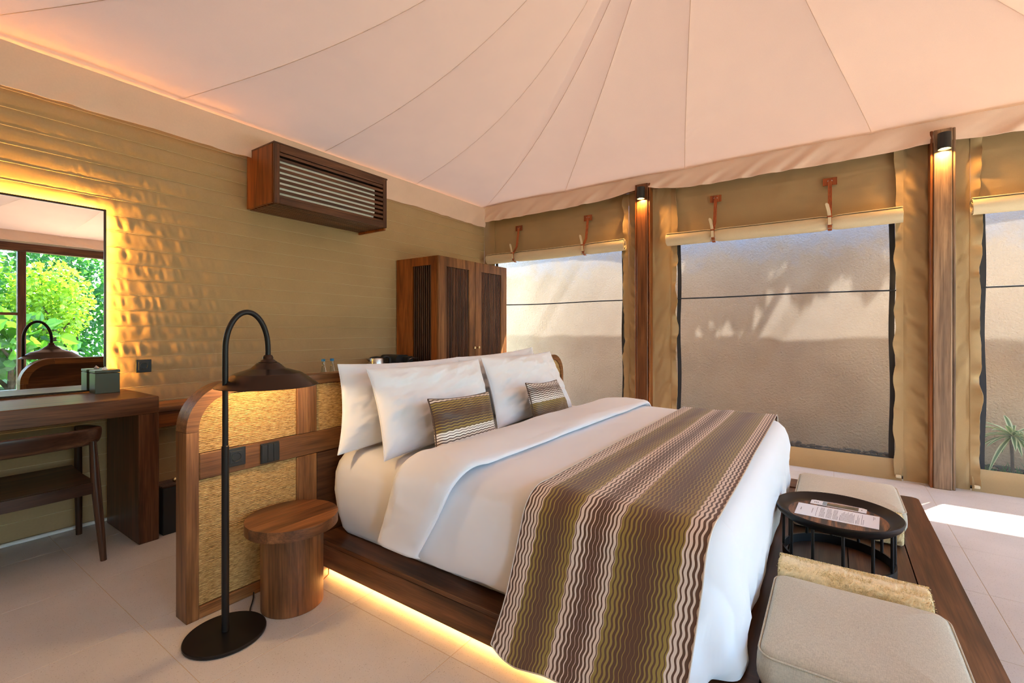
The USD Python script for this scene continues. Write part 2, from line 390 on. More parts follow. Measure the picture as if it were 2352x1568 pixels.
BANDS = [(0, WHITE), (.105, OLIVE), (.335, WHITE), (.575, OLIVE), (.895, WHITE)]
DUTY = [(0, .62), (.03, .5), (.104, .28), (.106, .3), (.21, .93), (.23, .93), (.33, .22), (.336, .2), (.45, .9), (.47, .9), (.57, .25), (.576, .25), (.72, .92), (.75, .92), (.89, .22), (.896, .25), (.96, .5), (1, .8)]
M_RUNNER = stripes('runner_weave', 44, .046, WHITE, BROWN, OLIVE, BANDS, DUTY)
M_CSH1 = stripes('cushion_weave', 22, .034, Cs(232, 222, 206), Cs(84, 60, 46), Cs(150, 138, 66), [(0, WHITE), (.28, Cs(236, 228, 214)), (.40, OLIVE), (.92, WHITE)],
                 [(0, .95), (.12, .6), (.28, .4), (.39, .2), (.41, .3), (.62, .95), (.68, .95), (.9, .35), (1, .5)], .12)
M_CSH2 = stripes('cushion_weave_pale', 24, .034, Cs(232, 222, 206), Cs(84, 60, 46), Cs(150, 138, 66), [(0, OLIVE), (.52, Cs(240, 234, 222))],
                 [(0, .8), (.2, .9), (.3, .9), (.5, .3), (.53, .22), (.75, .7), (.82, .9), (.92, .5), (1, .6)], .12)

# ------------------------------------------------------------------ the setting
XW, YB, Y0, X0 = 4.45, 3.475, -3.1, -1.7
# floor: tiles over a grout bed
flo = hold('floor', 'cream terrazzo tile floor with thin sandy joints')
obj('grout_bed', bx(X0 - .1, XW + .05, Y0 - .1, YB + .05, -.03, -.0008, 0), M_GROUT, flo)
xs = [-1.7, -1.487, -.954, -.421, .112, .645, 1.178, 1.694, 2.21, 2.725, 3.241, 3.757, 4.273, 4.45]
ys = [-3.1, -2.665, -2.132, -1.599, -1.066, -.533, 0, .533, 1.066, 1.6, 2.13, 2.66, 3.195, 3.475]
for i in range(len(xs) - 1):
    for j in range(len(ys) - 1):
        g = .0009
        obj('tile', bx(xs[i] + g, xs[i + 1] - g, ys[j] + g, ys[j + 1] - g, -.02, 0, .0008), M_TILE, flo)

# back wall: one stitched canvas, its bands bulging between the stitch lines
wb = hold('wall_back', 'olive canvas back wall stitched in level bands')
BZ = .0925


def wallband(k):
    z0, z1 = .02 + k * BZ, .02 + (k + 1) * BZ
    xa = np.concatenate([np.arange(X0, .7, .03), np.arange(.7, 2.4, .0075), np.arange(2.4, XW + .001, .02)])
    za = np.linspace(z0, z1, 11)
    X, Z = np.meshgrid(xa, za, indexing='ij')
    b = (Z - z0) / (z1 - z0)
    env = np.sin(np.pi * np.clip(b, 0, 1)) ** .6
    amp = .0016 + .016 * np.exp(-((X - 1.0) / .42) ** 2) * np.clip((Z - .62) / .25, 0, 1) * np.clip((2.3 - Z) / .5, 0, 1) + .0035 * np.exp(-((X - 1.6) / .7) ** 2)
    P = np.stack([X * 24 + .25 * Z * 24, np.full_like(X, k * .61), Z * 6], -1)
    pk = np.abs(meshkit.noise(P, 3) - .5) * 2 * .6 + (meshkit.noise(P * np.array([2.1, 1, 1.7]), 8)) * .5
    y = YB - .0012 * env - amp * env * pk + .004 * (meshkit.noise(np.stack([X * 2.2, 0 * X, Z * 2.2], -1), 5) - .5)
    return grid(np.stack([X, y, Z], -1))


for k in range(27):
    obj('canvas_band', wallband(k), M_CANVAS, wb, smooth=True)
st = [bx(X0, XW, YB - .0040, YB, .02 + k * BZ - .0011, .02 + k * BZ + .0011, .0004) for k in range(1, 27)]
tag(obj('stitch_line', merge(*st), M_STITCH, wb), kind='stuff')
obj('wall_core', bx(X0 - .05, XW + .1, YB + .012, YB + .06, 0, 2.60, 0), M_OVER, wb)

# baseboard at the back
struct('baseboard_back', tube([(X0, YB - .016, .012), (XW, YB - .016, .012)], .010, 10), M_WHITEP, label='thin white cable trim along the foot of the back wall')
# left wall, off to the side
struct('wall_left', bx(X0 - .06, X0, Y0, YB, 0, 2.60, 0), M_CANVAS, label='olive canvas side wall')

# window wall: posts, canvas strips with loose flaps, screens, rolled blinds
wr = hold('wall_right', 'olive canvas window wall in bays between wooden posts')


def sheet_x(y0, y1, z0, z1, x, ny, nz, amp, sc, seed, t=.003, diag=0.0, extra=None):
    Y, Z = np.meshgrid(np.linspace(y0, y1, ny), np.linspace(z0, z1, nz), indexing='ij')
    P = np.stack([(Y + diag * Z) * sc[0], np.full_like(Y, seed * 1.37), (Z - .4 * diag * Y) * sc[1]], -1)
    e = np.clip(np.minimum(Y - y0, y1 - Y) / .02, 0, 1)
    X = x + amp * (meshkit.fbm(P, 3, seed) - .5) * e
    if extra is not None:
        X = X + extra(Y, Z)
    return thick(np.stack([X, Y, Z], -1), t)


def ruffle(ya, yb, z0, z1, x, seed):
    """Loose flap: hangs from the seam at ya to its free edge at yb, the free edge crinkled."""
    U, Z = np.meshgrid(np.linspace(0, 1, 9), np.linspace(z0, z1, 190), indexing='ij')
    w = (meshkit.noise(np.stack([Z * 13, 0 * Z + seed, 0 * Z], -1), seed) - .5) + .5 * (meshkit.noise(np.stack([Z * 27, 0 * Z + seed, 0 * Z], -1), seed + 3) - .5)
    w2 = meshkit.noise(np.stack([Z * 8, 0 * Z + seed, 0 * Z + 4], -1), seed + 9) - .5
    Y = ya + (yb - ya) * U * (1 + .45 * w2)
    X = x - .012 * U + U ** 1.5 * .05 * w
    return thick(np.stack([X, Y, Z], -1), .003)


bays = [  # opening y0,y1 ; canvas strip left (towards +y) to ; canvas strip right (towards -y) to
    (1.716, 3.32, 3.475, 1.57), (-.37, 1.205, 1.43, -.56), (-2.55, -.823, -.69, -2.68)]
for b, (a0, a1, cl, cr) in enumerate(bays):
    ext = None
    # strip towards +y
    obj('canvas_strip', sheet_x(a1 + .048 if b else a1, cl, .002, 2.56, XW, 30, 170, .030 if b else .006, (11, 4), 11 + b, diag=.5), M_CANVAS2, wr, smooth=True)
    if b:
        obj('loose_flap', ruffle(a1 + .048, a1 - .004, .035, 2.45, XW - .004, 21 + b), M_CANVAS2, wr, smooth=True)
    obj('canvas_strip', sheet_x(cr, a0 - .05, .002, 2.56, XW, 34, 190, .055, (9, 4.2), 31 + b, diag=-.9), M_CANVAS2, wr, smooth=True)
    obj('loose_flap', ruffle(a0 - .05, a0 + .002, .035, 2.45, XW - .004, 41 + b), M_CANVAS2, wr, smooth=True)
    # panel over the opening, with two level seams
    seam = lambda Y, Z: -.004 * np.exp(-((Z - 2.33) / .012) ** 2) - .003 * np.exp(-((Z - 2.20) / .010) ** 2)
    obj('header_canvas', sheet_x(a0 - .02, a1 + .02, 1.92, 2.56, XW + .018, 70, 50, .026, (7, 5), 51 + b, diag=.35, extra=seam), M_CANVAS2, wr, smooth=True)
    # sill
    Y, Z = np.meshgrid(np.linspace(a0 - .04, a1 + .04, 40), np.linspace(.0, .15, 12), indexing='ij')
    X = XW + .012 - .02 * np.sin(np.clip(Z / .15, 0, 1) * np.pi) * (.6 + .6 * meshkit.noise(np.stack([Y * 3, Z * 8, 0 * Y], -1), 5)) - .025 * (1 - Z / .15) ** 3
    obj('sill_canvas', thick(np.stack([X, Y, Z], -1), .004), M_CANVAS2, wr, smooth=True)
    for yy in (a0 - .02, a1 + .02):
        if not (b == 0 and yy > 3):
            obj('tie_tab', bx(XW - .045, XW - .025, yy - .016, yy + .016, .024, .046, .004), M_ROLL, wr)
    # screen: gauze with woven borders and a level zip line
    w = hold(f'window_{b + 1}', ['gauze window screen beside the wardrobe', 'gauze window screen between the two posts', 'gauze window screen right of the grey-brown post'][b])
    Y, Z = np.meshgrid(np.linspace(a0 - .02, a1 + .02, 120), np.linspace(.14, 1.95, 120), indexing='ij')
    D = Y * .80 + Z * .50
    fold = meshkit.noise(np.stack([D * 9, 0 * D + b, Z * .6], -1), 61 + b) - .5
    X = XW + .034 + .050 * np.sign(fold) * np.abs(fold) ** 1.5 * np.exp(-((Z - 1.3) / .55) ** 2) + .006 * (meshkit.noise(np.stack([Y * 3, Z * 2, 0 * Y], -1), 71) - .5)
    obj('gauze', grid(np.stack([X, Y, Z], -1)), M_GAUZE, w, smooth=True)
    for yy in (a0 + .012, a1 - .016):
        P = np.array([(XW + .022 + .004 * math.sin(z * 9 + yy), yy + .004 * math.sin(z * 7), z) for z in np.linspace(.15, 1.93, 40)])
        Q = np.stack([P + [0, -.017, 0], P + [0, .017, 0]], 1)
        obj('border_tape', thick(Q, .002), M_BLACKW, w)
    P = [(XW + .016 + .003 * math.sin(y * 5), y, 1.402 + .004 * math.sin(y * 4.1 + b)) for y in np.linspace(a0 - .01, a1 + .01, 50)]
    obj('zip_line', tube(P, .0058, 8), M_BLACKW, w)

# canopy overhang outside: gives the scalloped eave shade on the screens
ov = hold('trim_1', 'canvas eave overhang with a scalloped edge outside the windows')
yy = np.linspace(-3.3, 4.1, 260); sc_ = np.abs(np.sin((yy - 1.50) / 2.12 * np.pi))
edge = 2.45 + .03 * (meshkit.noise(np.stack([yy * 1.7, 0 * yy, 0 * yy], -1), 4) - .5) - .10 * (1 - sc_) ** 2
s_ = np.linspace(0, 1, 10)
P = np.stack([4.37 + .40 * s_[None, :] + 0 * yy[:, None], yy[:, None] + 0 * s_[None, :], 2.60 + (edge[:, None] - 2.60) * s_[None, :]], -1)
obj('eave_canvas', thick(P, .004), M_OVER, ov, smooth=True)
obj('eave_canvas', bx(X0 - .3, 4.8, YB + .0, YB + .5, 2.60, 2.62, 0), M_OVER, ov)

# ------------------------------------------------------------------ ceiling canvas in gores between seams
AX, AY = 2.5, .55
EX0, EX1, EY0, EY1 = -1.66, 4.40, -3.06, 3.44


def roof(x, y):
    t = np.minimum(np.minimum((EX1 - x) / (EX1 - AX), (x - EX0) / (AX - EX0)), np.minimum((EY1 - y) / (EY1 - AY), (y - EY0) / (AY - EY0)))
    t = np.clip(t, 0, 1)
    return 2.56 + .7 * t + .75 * t ** 3


def eave(s):
    if s == 'c1': return (EX1, EY1)
    return s


seams = [  # (eave point, mid-point the seam passes through or None)
    ((4.40, 3.44), (3.46, 1.92)), ((4.40, 2.36), (3.57, 1.63)), ((4.40, 1.12), (3.59, .90)), ((4.40, -.24), (3.80, -.05)), ((4.40, -1.55), (3.60, -.73)), ((4.40, -3.06), None),
    ((3.2, -3.06), None), ((2.0, -3.06), None), ((.8, -3.06), None), ((-.5, -3.06), None), ((-1.66, -3.06), None), ((-1.66, -1.2), None), ((-1.66, .55), None), ((-1.66, 2.2), None),
    ((-1.66, 3.44), None), ((-.6, 3.44), None), ((.30, 3.44), (.81, 2.80)), ((1.22, 3.44), (1.80, 2.27)), ((2.26, 3.44), (2.46, 2.0)), ((3.28, 3.44), (3.14, 2.2))]
NT = 70
tt = np.linspace(0, 1, NT) ** 1.15


def seamline(E, Mid):
    E = np.array(E); A = np.array([AX, AY])
    if Mid is None:
        return E + (A - E) * tt[:, None]
    Mid = np.array(Mid); d = A - E; u = ((Mid - E) @ d) / (d @ d)
    off = Mid - (E + d * u)
    q = tt * (1 - tt) / (u * (1 - u))
    return E + d * tt[:, None] + off * q[:, None]


ceil = hold('ceiling', 'pinkish beige canvas tent roof sewn from tapering gores')
L = [seamline(*s) for s in seams]
for i in range(len(L)):
    A_, B_ = L[i], L[(i + 1) % len(L)]
    NS = 33
    s = np.linspace(0, 1, NS)
    XY = A_[:, None] * (1 - s)[None, :, None] + B_[:, None] * s[None, :, None]
    Z = roof(XY[..., 0], XY[..., 1])
    wdt = np.linalg.norm(A_ - B_, axis=1)[:, None]
    Z = Z + .050 * np.sin(np.pi * s)[None, :] ** .8 * np.clip(wdt, 0, 1.0) * np.sin(np.pi * np.clip(tt, 0, 1))[:, None] ** .5
    T = np.repeat(tt[:, None], NS, 1); SS = np.repeat(s[None, :], NT, 0)
    wr_ = meshkit.noise(np.stack([T * 75, SS * 2.5 + i, 0 * T], -1), i) - .5
    Z = Z + .014 * wr_ * (np.exp(-SS / .22) + .7 * np.exp(-(1 - SS) / .15)) * np.exp(-((T - .35) / .3) ** 2) * np.clip(wdt / .6, 0, 1) * np.clip(SS * (1 - SS) * 60, 0, 1)
    Z[:, 0] -= .002; Z[:, -1] -= .002
    obj('canvas_gore', grid(np.concatenate([XY, Z[..., None]], -1)), M_ROOF, ceil, smooth=True)
    obj('seam', tube(np.c_[A_[:-1], roof(A_[:-1, 0], A_[:-1, 1]) - .0005], .0016, 6), M_SEAM, ceil, smooth=True)


def valance(p0, p1, ztop, zbot, seed, n=260, peaks=(), name='valance', out=(0, 0)):
    p0, p1 = np.array(p0, float), np.array(p1, float)
    u = np.linspace(0, 1, n); ln = np.linalg.norm(p1 - p0); d = (p1 - p0) / ln; nrm = np.array([-d[1], d[0]]) * -1
    v = np.linspace(0, 1, 16)
    zb = np.full(n, zbot, float); ztp = np.full(n, ztop, float)
    for pu, h in peaks:
        zb = zb + h * np.exp(-np.abs((u * ln - pu) / .28) ** 1.3); ztp = ztp + h * .3 * np.exp(-((u * ln - pu) / .25) ** 2)
    zb = zb + .012 * (meshkit.noise(np.stack([u * ln * 2.2, 0 * u, 0 * u], -1), seed) - .5)
    U, V = np.meshgrid(u * ln, v, indexing='ij')
    off = .030 * (meshkit.noise(np.stack([(U + .25 * V) * 13, V * 1.2, 0 * U + seed], -1), seed) - .5) * (V ** .7 + .12) + .012 * V + .010 * (meshkit.noise(np.stack([U * 3, V, 0 * U + seed], -1), seed + 2) - .5) * V
    off = off + .006 * np.exp(-((V - .97) / .03) ** 2)
    xy = p0[None, None] + d * U[..., None] + nrm * off[..., None]
    Z = ztp[:, None] * (1 - V) + zb[:, None] * V
    return thick(np.concatenate([xy, Z[..., None]], -1), .004)


v1 = struct('trim_2', valance((4.385, 3.42), (4.385, -3.06), 2.585, 2.392, 4, 420, peaks=((1.92, .075), (4.05, .03)), name='v'), M_PINK, True, 'pinkish canvas valance hanging along the window wall')
v2 = struct('trim_3', valance((-1.66, 3.415), (4.37, 3.415), 2.552, 2.325, 9, 420), M_PINK, True, 'pinkish canvas valance hanging along the back wall')
struct('trim_4', merge(valance((4.385, -3.03), (-1.66, -3.03), 2.585, 2.42, 14, 200), ), M_PINK, True, 'pinkish canvas valance over the garden doors')
# wooden eave beam seen behind the valance at the posts
struct('trim_5', bx(4.43, 4.50, -3.06, 3.46, 2.455, 2.52), W_HEAD['y'], label='wooden eave beam behind the valance')

# posts with downlights
pl = [('red-brown wooden post left of the wide window, lit from its top', (1.43, 1.57), W_COL), ('grey-brown weathered wooden post right of the wide window', (-.69, -.56), W_GREY), ('wooden corner post at the garden end of the window wall', (-2.81, -2.68), W_COL)]
for i, (lab, (y0, y1), wm) in enumerate(pl):
    t = thing('wooden_post', lab, 'post', (4.41, (y0 + y1) / 2, 0), group=None)
    h = (y1 - y0) / 2
    obj('shaft', bx(-.055, .05, -h + .018, h - .014, 0, 2.50, .005), wm, t)
    obj('side_batten', bx(-.048, .05, h - .012, h + .004, 0, 2.50, .003), W_RED['z'], t)
    obj('side_batten', bx(-.044, .05, -h, -h + .015, 0, 2.50, .003), W_RED['z'] if i == 0 else W_GREY, t)
    d = thing('downlight', ['small black cylinder downlight on the red-brown post, its lamp lit', 'small black cylinder downlight on the grey-brown post, its lamp lit', 'small black cylinder downlight on the corner post'][i], 'wall light', (4.315, (y0 + y1) / 2, 2.345))
    obj('housing', lathe([(.030, .012), (.034, 0), (.036, .002), (.036, .11), (0, .11), (0, .106), (.031, .106), (.030, .012)], 0, 0, 32), M_BPLAST, d)
    obj('lamp_face', cyl(0, 0, .014, .018, .028, 24), M_SPOT, d)
    obj('bracket', bx(.034, .052, -.012, .012, .03, .08), M_BPLAST, d)

# ------------------------------------------------------------------ outside
struct('ground', bx(-12, 14, -16, 10, -.08, -.03, 0), M_LAWN, label='garden ground')
struct('soil_strip', bx(XW + .1, 5.26, -4, 4.2, -.06, .0, 0), M_SOIL, label='strip of bare soil between tent and garden wall')
Yg, Zg = np.meshgrid(np.linspace(-4, 4.4, 140), np.linspace(-.05, 2.62, 50), indexing='ij')
Xg = 5.235 + .016 * (meshkit.fbm(np.stack([Yg * 3, Zg * 3, 0 * Yg], -1), 3, 2) - .5)
ww = hold('garden_wall', 'rough sandy plaster wall outside the windows')
obj('plaster_face', grid(np.stack([Xg, Yg, Zg], -1)[:, ::-1]), M_PLASTER, ww, smooth=True)
obj('wall_core', bx(5.25, 5.40, -4, 4.4, -.05, 2.62, .01), M_PLASTER, ww)
# broken dark plinth edge
pts = [(5.2, y + .02 * rng.standard_normal(), .012 + .02 * rng.random()) for y in np.arange(-2.6, 3.4, .028)]
stones = []
for (x, y, z) in pts:
    m = trimesh.creation.icosphere(1, 1.0); v = np.array(m.vertices)
    v = v * (1 + 1.2 * (meshkit.noise(v * 2.3 + y * 7, 3) - .5))[:, None] * np.array([.014, .014 + .018 * rng.random(), .007 + .016 * rng.random() ** 2])
    stones.append((v + [x, y, z], np.array(m.faces)))
tag(obj('rubble', merge(*stones), M_STONE), 'dark stone rubble along the foot of the garden wall', 'rubble', None, 'stuff')


def blade(base, direc, length, width, droop, n=8, uvon=True):
    """A long bent leaf: returns grid points [n,3(+mid)] and uv."""
    d = np.array(direc, float); d /= np.linalg.norm(d)
    side = np.cross(d, [0, 0, 1.0]); side /= max(np.linalg.norm(side), 1e-6)
    s = np.linspace(0, 1, n)
    c = np.array(base) + d * (length * s)[:, None] + np.array([0, 0, -1.0]) * (droop * length * s ** 2)[:, None]
    w = width * np.sin(np.pi * np.clip(s * .93 + .07, 0, 1)) ** .75
    up = np.cross(side, d)
    cols = [c + side * (w * k)[:, None] + up * (abs(k) * w * .35)[:, None] for k in (-1, -.5, 0, .5, 1)]
    P = np.stack(cols, 1)
    uv = np.stack(np.meshgrid(s, np.linspace(0, 1, 5), indexing='ij')[::-1], -1)
    return P, uv


def rosette(name, label, base, h, nl, ln, wd, seed, tilt=.5, mat_=None):
    r = np.random.default_rng(seed)
    t = thing(name, label, 'plant', base)
    obj('stem', tube([(0, 0, -.02), (.01, .0, h * .5), (0, .01, h)], .010, 8), M_STONE, t)
    for k in range(nl):
        a = k * 2.4 + r.random() * .5; el = .95 - 1.25 * (k / nl) + .2 * (r.random() - .5)
        P, uv = blade((0, 0, h), (math.cos(a) * math.cos(el), math.sin(a) * math.cos(el), math.sin(el)), ln * (.7 + .5 * r.random()), wd * (.8 + .4 * r.random()), .30 + .35 * r.random())
        v, f = grid(P)
        obj('leaf', (v, f), mat_ or M_VARI, t, uv=uv.reshape(-1, 2))
    return t


rosette('striped_plant', 'green and cream striped leafy plant at the foot of the garden wall', (4.99, -1.10, 0), .31, 36, .27, .016, 3)
rosette('broad_leaf_plant', 'taller dark green plant whose leaves droop in from the right edge', (4.84, -1.42, 0), .90, 14, .33, .032, 5, mat_=M_LEAF2)
gr = []
for k in range(700):
    y = -2.6 + rng.random() * 2.0; x = 4.75 + rng.random() * .42
    a = rng.random() * 6.28; l = .05 + .09 * rng.random()
    P, _ = blade((x, y, 0), (math.cos(a) * .4, math.sin(a) * .4, 1), l, .003, .2, 4)
    gr.append(grid(P[:, [0, 2, 4]]))
tag(obj('weeds', merge(*gr), M_LEAF2), 'low green weeds at the foot of the garden wall', 'weeds', None, 'stuff')


def leafcloud(center, rad, n, size, r, flat=1.0, fold=.25):
    """n broad leaves scattered in an ellipsoid shell."""
    d = r.standard_normal((n, 3)); d /= np.linalg.norm(d, axis=1, keepdims=True)
    p = np.array(center) + d * np.array(rad) * (r.random((n, 1)) ** .4)
    ax = d * .7 + r.standard_normal((n, 3)) * .6 + [0, 0, -.25]; ax /= np.linalg.norm(ax, axis=1, keepdims=True)
    sd = np.cross(ax, r.standard_normal((n, 3))); sd /= np.linalg.norm(sd, axis=1, keepdims=True)
    up = np.cross(ax, sd)
    sz = size * (.6 + .8 * r.random((n, 1)))
    prof = [(0, 0, 0), (.3, .36, .1), (.3, -.36, .1), (.62, .34, .08), (.62, -.34, .08), (1, 0, -.12), (.3, 0, 0), (.62, 0, -.03)]
    V = np.stack([p + sz * (a * ax + b * sd + c * up) for a, b, c in prof], 1)
    f = np.array([[0, 6, 1], [0, 2, 6], [1, 6, 7], [1, 7, 3], [6, 2, 4], [6, 4, 7], [3, 7, 5], [7, 4, 5]])
    F_ = (f[None] + (np.arange(n) * 8)[:, None, None]).reshape(-1, 3)
    return V.reshape(-1, 3), F_


def shrub(name, label, cat, base, c, rad, n, size, seed, m, trunk=.05):
    r = np.random.default_rng(seed)
    t = thing(name, label, cat, base)
    c = np.array(c)
    br = [tube([(0, 0, -.05), tuple(c * .5 + r.standard_normal(3) * .1), tuple(c + (r.random(3) - .5) * np.array(rad))], [trunk, trunk * .7, trunk * .25], 7) for _ in range(4)]
    obj('stem', merge(*br), M_STONE, t)
    tag(obj('foliage', leafcloud(c, rad, n, size, r), m, t, smooth=False), kind='stuff')
    return t


shr = [('leafy green shrub with small pale leaves behind the garden doors', (1.2, -7.6, 0), (0, 0, 1.6), (1.1, .7, 1.6), 4200, .10, M_LEAF),
       ('tall dark green shrub with dense leaves left of the bright bush', (3.3, -9.0, 0), (0, 0, 2.0), (1.2, .8, 2.1), 4200, .12, M_LEAF2),
       ('yellow-green bush catching the sun in the garden', (2.6, -6.9, 0), (0, 0, 1.7), (.7, .5, .9), 2200, .09, M_LEAF3),
       ('wide green shrub at the far left of the garden', (-2.0, -7.9, 0), (0, 0, 1.7), (1.4, .8, 1.8), 2600, .13, M_LEAF),
       ('dark green shrub at the right end of the garden', (6.4, -8.6, 0), (0, 0, 1.9), (1.3, .8, 2.0), 2400, .14, M_LEAF2),
       ('low broad-leaved plant with big bright leaves in front of the shrubs', (1.9, -6.2, 0), (0, 0, .75), (.9, .4, .65), 260, .26, M_LEAF)]
for i, (lab, base, c, rad, n, sz, m) in enumerate(shr):
    shrub('garden_shrub', lab, 'shrub', base, c, rad, n, sz, 100 + i, m)
r_ = np.random.default_rng(77)
gt = thing('garden_tree', 'broad-leaved tree leaning over the garden wall', 'tree', (5.80, -.05, -.05))
obj('trunk', tube([(.05, 0, 0), (.02, .05, 1.6), (-.05, 0, 3.0), (-.15, -.05, 4.1)], [.08, .07, .055, .03], 10), M_STONE, gt)
obj('bough', tube([(-.08, -.02, 3.2), (-.17, .45, 3.75), (-.2, .75, 3.9)], [.035, .025, .012], 8), M_STONE, gt)
obj('bough', tube([(-.10, -.02, 3.5), (-.17, -.35, 4.1), (-.2, -.75, 4.3)], [.035, .025, .012], 8), M_STONE, gt)
cl_ = []
for k in range(700):
    y_ = -1.1 + 1.62 * r_.random(); zlo = 3.66 + (.50 - y_) * .44
    cl_.append(leafcloud((-.18 + .2 * (r_.random() - .5), y_, zlo + .08 + max(4.75 - zlo, .2) * r_.random()), (.02, .02, .02), 1, .19, r_))
tag(obj('foliage', merge(*cl_), M_LEAF2, gt, smooth=False), kind='stuff')

# garden doors: header, posts and glazed leaf on the side behind the camera
dr = hold('door_1', 'wooden framed sliding garden door')
obj('header', bx(X0, XW, Y0 - .05, Y0 + .05, 2.28, 2.40), W_DARK['x'], dr)
for x in (X0 + .05, -.55, .55, 1.56, 4.35):
    obj('jamb', bx(x - .045, x + .045, Y0 - .045, Y0 + .045, 0, 2.28), W_DARK['z'], dr)
obj('transom', bx(.595, 1.515, Y0 - .03, Y0 + .03, 1.33, 1.37), W_DARK['x'], dr)
for xa_, xb_ in ((.595, 1.515), (-.505, .505), (X0 + .095, -.595)):
    obj('pane', bx(xa_, xb_, Y0 - .004, Y0 + .004, .06, 2.28, 0), M_GLASS, dr)
struct('wall_front', bx(X0, XW, Y0 - .03, Y0, 2.40, 2.60, 0), M_CANVAS, label='olive canvas above the garden doors')
struct('terrace', bx(.6, XW + .8, -5.9, Y0 - .05, -.06, -.01, .004), M_TERR, label='pale stone terrace outside the garden doors')

# ------------------------------------------------------------------ bed
PX0, PX1, PY0, PY1, PZ = 1.26, 3.50, -.395, 1.98, .148
bp = thing('bed_platform', 'low dark wooden bed platform with a wide ledge and hidden warm light strip', 'bed frame')
obj('side_board', bx(PX0 + .004, PX0 + .03, PY0 + .01, PY1, .0225, .128), W_DARK['y'], bp)
obj('side_board', bx(PX1 - .03, PX1 - .004, PY0 + .01, PY1, .0225, .128), W_DARK['y'], bp)
obj('end_board', bx(PX0 + .03, PX1 - .03, PY0 + .012, PY0 + .04, .030, .128), W_DARK['x'], bp)
obj('ledge_board', bx(PX0, PX0 + .18, .165, PY1, .130, PZ, .002), W_DARK['y'], bp)
obj('ledge_board', bx(PX1 - .18, PX1, .165, PY1, .130, PZ, .002), W_DARK['y'], bp)
rr = Polygon([(PX0, PY0), (PX1 - .03, PY0), (PX1 - .009, PY0 + .009), (PX1, PY0 + .03), (PX1, -.262), (PX0, -.262)])
obj('foot_plank', prism(rr, 'z', .130, PZ), W_DARK['x'], bp)
obj('foot_plank', bx(PX0, PX1, -.2585, -.05, .130, PZ, .002), W_DARK['x'], bp)
obj('foot_plank', bx(PX0, PX1, -.0475, .1625, .130, PZ, .002), W_DARK['x'], bp)
obj('deck_panel', bx(PX0 + .18, PX1 - .18, .165, PY1, .118, .140), W_DARK['x'], bp)
obj('plinth', bx(PX0 + .10, PX1 - .10, PY0 + .12, PY1, 0, .118), W_DARK['y'], bp)
obj('bottom_lip', bx(PX0 + .036, PX0 + .050, PY0 + .02, PY1, .003, .030, .001), W_RED['y'], bp)
obj('light_strip', bx(PX0 + .028, PX0 + .033, PY0 + .05, PY1 - .06, .010, .021, 0), M_LEDB, bp)
obj('light_strip', bx(PX1 - .033, PX1 - .028, .15, PY1 - .06, .010, .021, 0), M_LEDB, bp)
w1 = [tube([(1.25, 1.90, .03), (1.235, 1.885, .016), (1.215, 1.868, .004)], .0022, 6), ]
w2 = [tube([(1.26, 1.875, .03), (1.25, 1.86, .012), (1.215, 1.85, .004)], .0022, 6)]
obj('wire', w1[0], M_PAPER, bp); obj('wire', w2[0], M_LEATH, bp)

# mattress in a fitted sheet
MX0, MX1, MY0, MY1 = 1.315, 3.215, .235, 1.965


def dm(P, n, d, z):
    if d < .2:
        k = fbm(P, (30, 30, 4), 6, 2) * .006 * (1 if z < .45 else .3)
        P[:, :2] += n * k[:, None]
    return P


ma = thing('mattress', 'thick mattress in a plain white fitted sheet', 'mattress')
obj('fitted_sheet', ringsolid(MX0, MX1, MY0, MY1, .10, [(.9, .149), (.06, .149), (.045, .155), (.028, .18), (.005, .26), (-.008, .36), (-.002, .44), (.012, .485), (.035, .518), (.07, .538), (.14, .545), (.3, .55), (.6, .552), (.94, .552)], 60, 10, dm), M_SHEET, ma, smooth=True)

# duvet: open ring, three hanging sides
DX0, DX1, DY0, DY1 = 1.265, 3.265, .205, 1.32


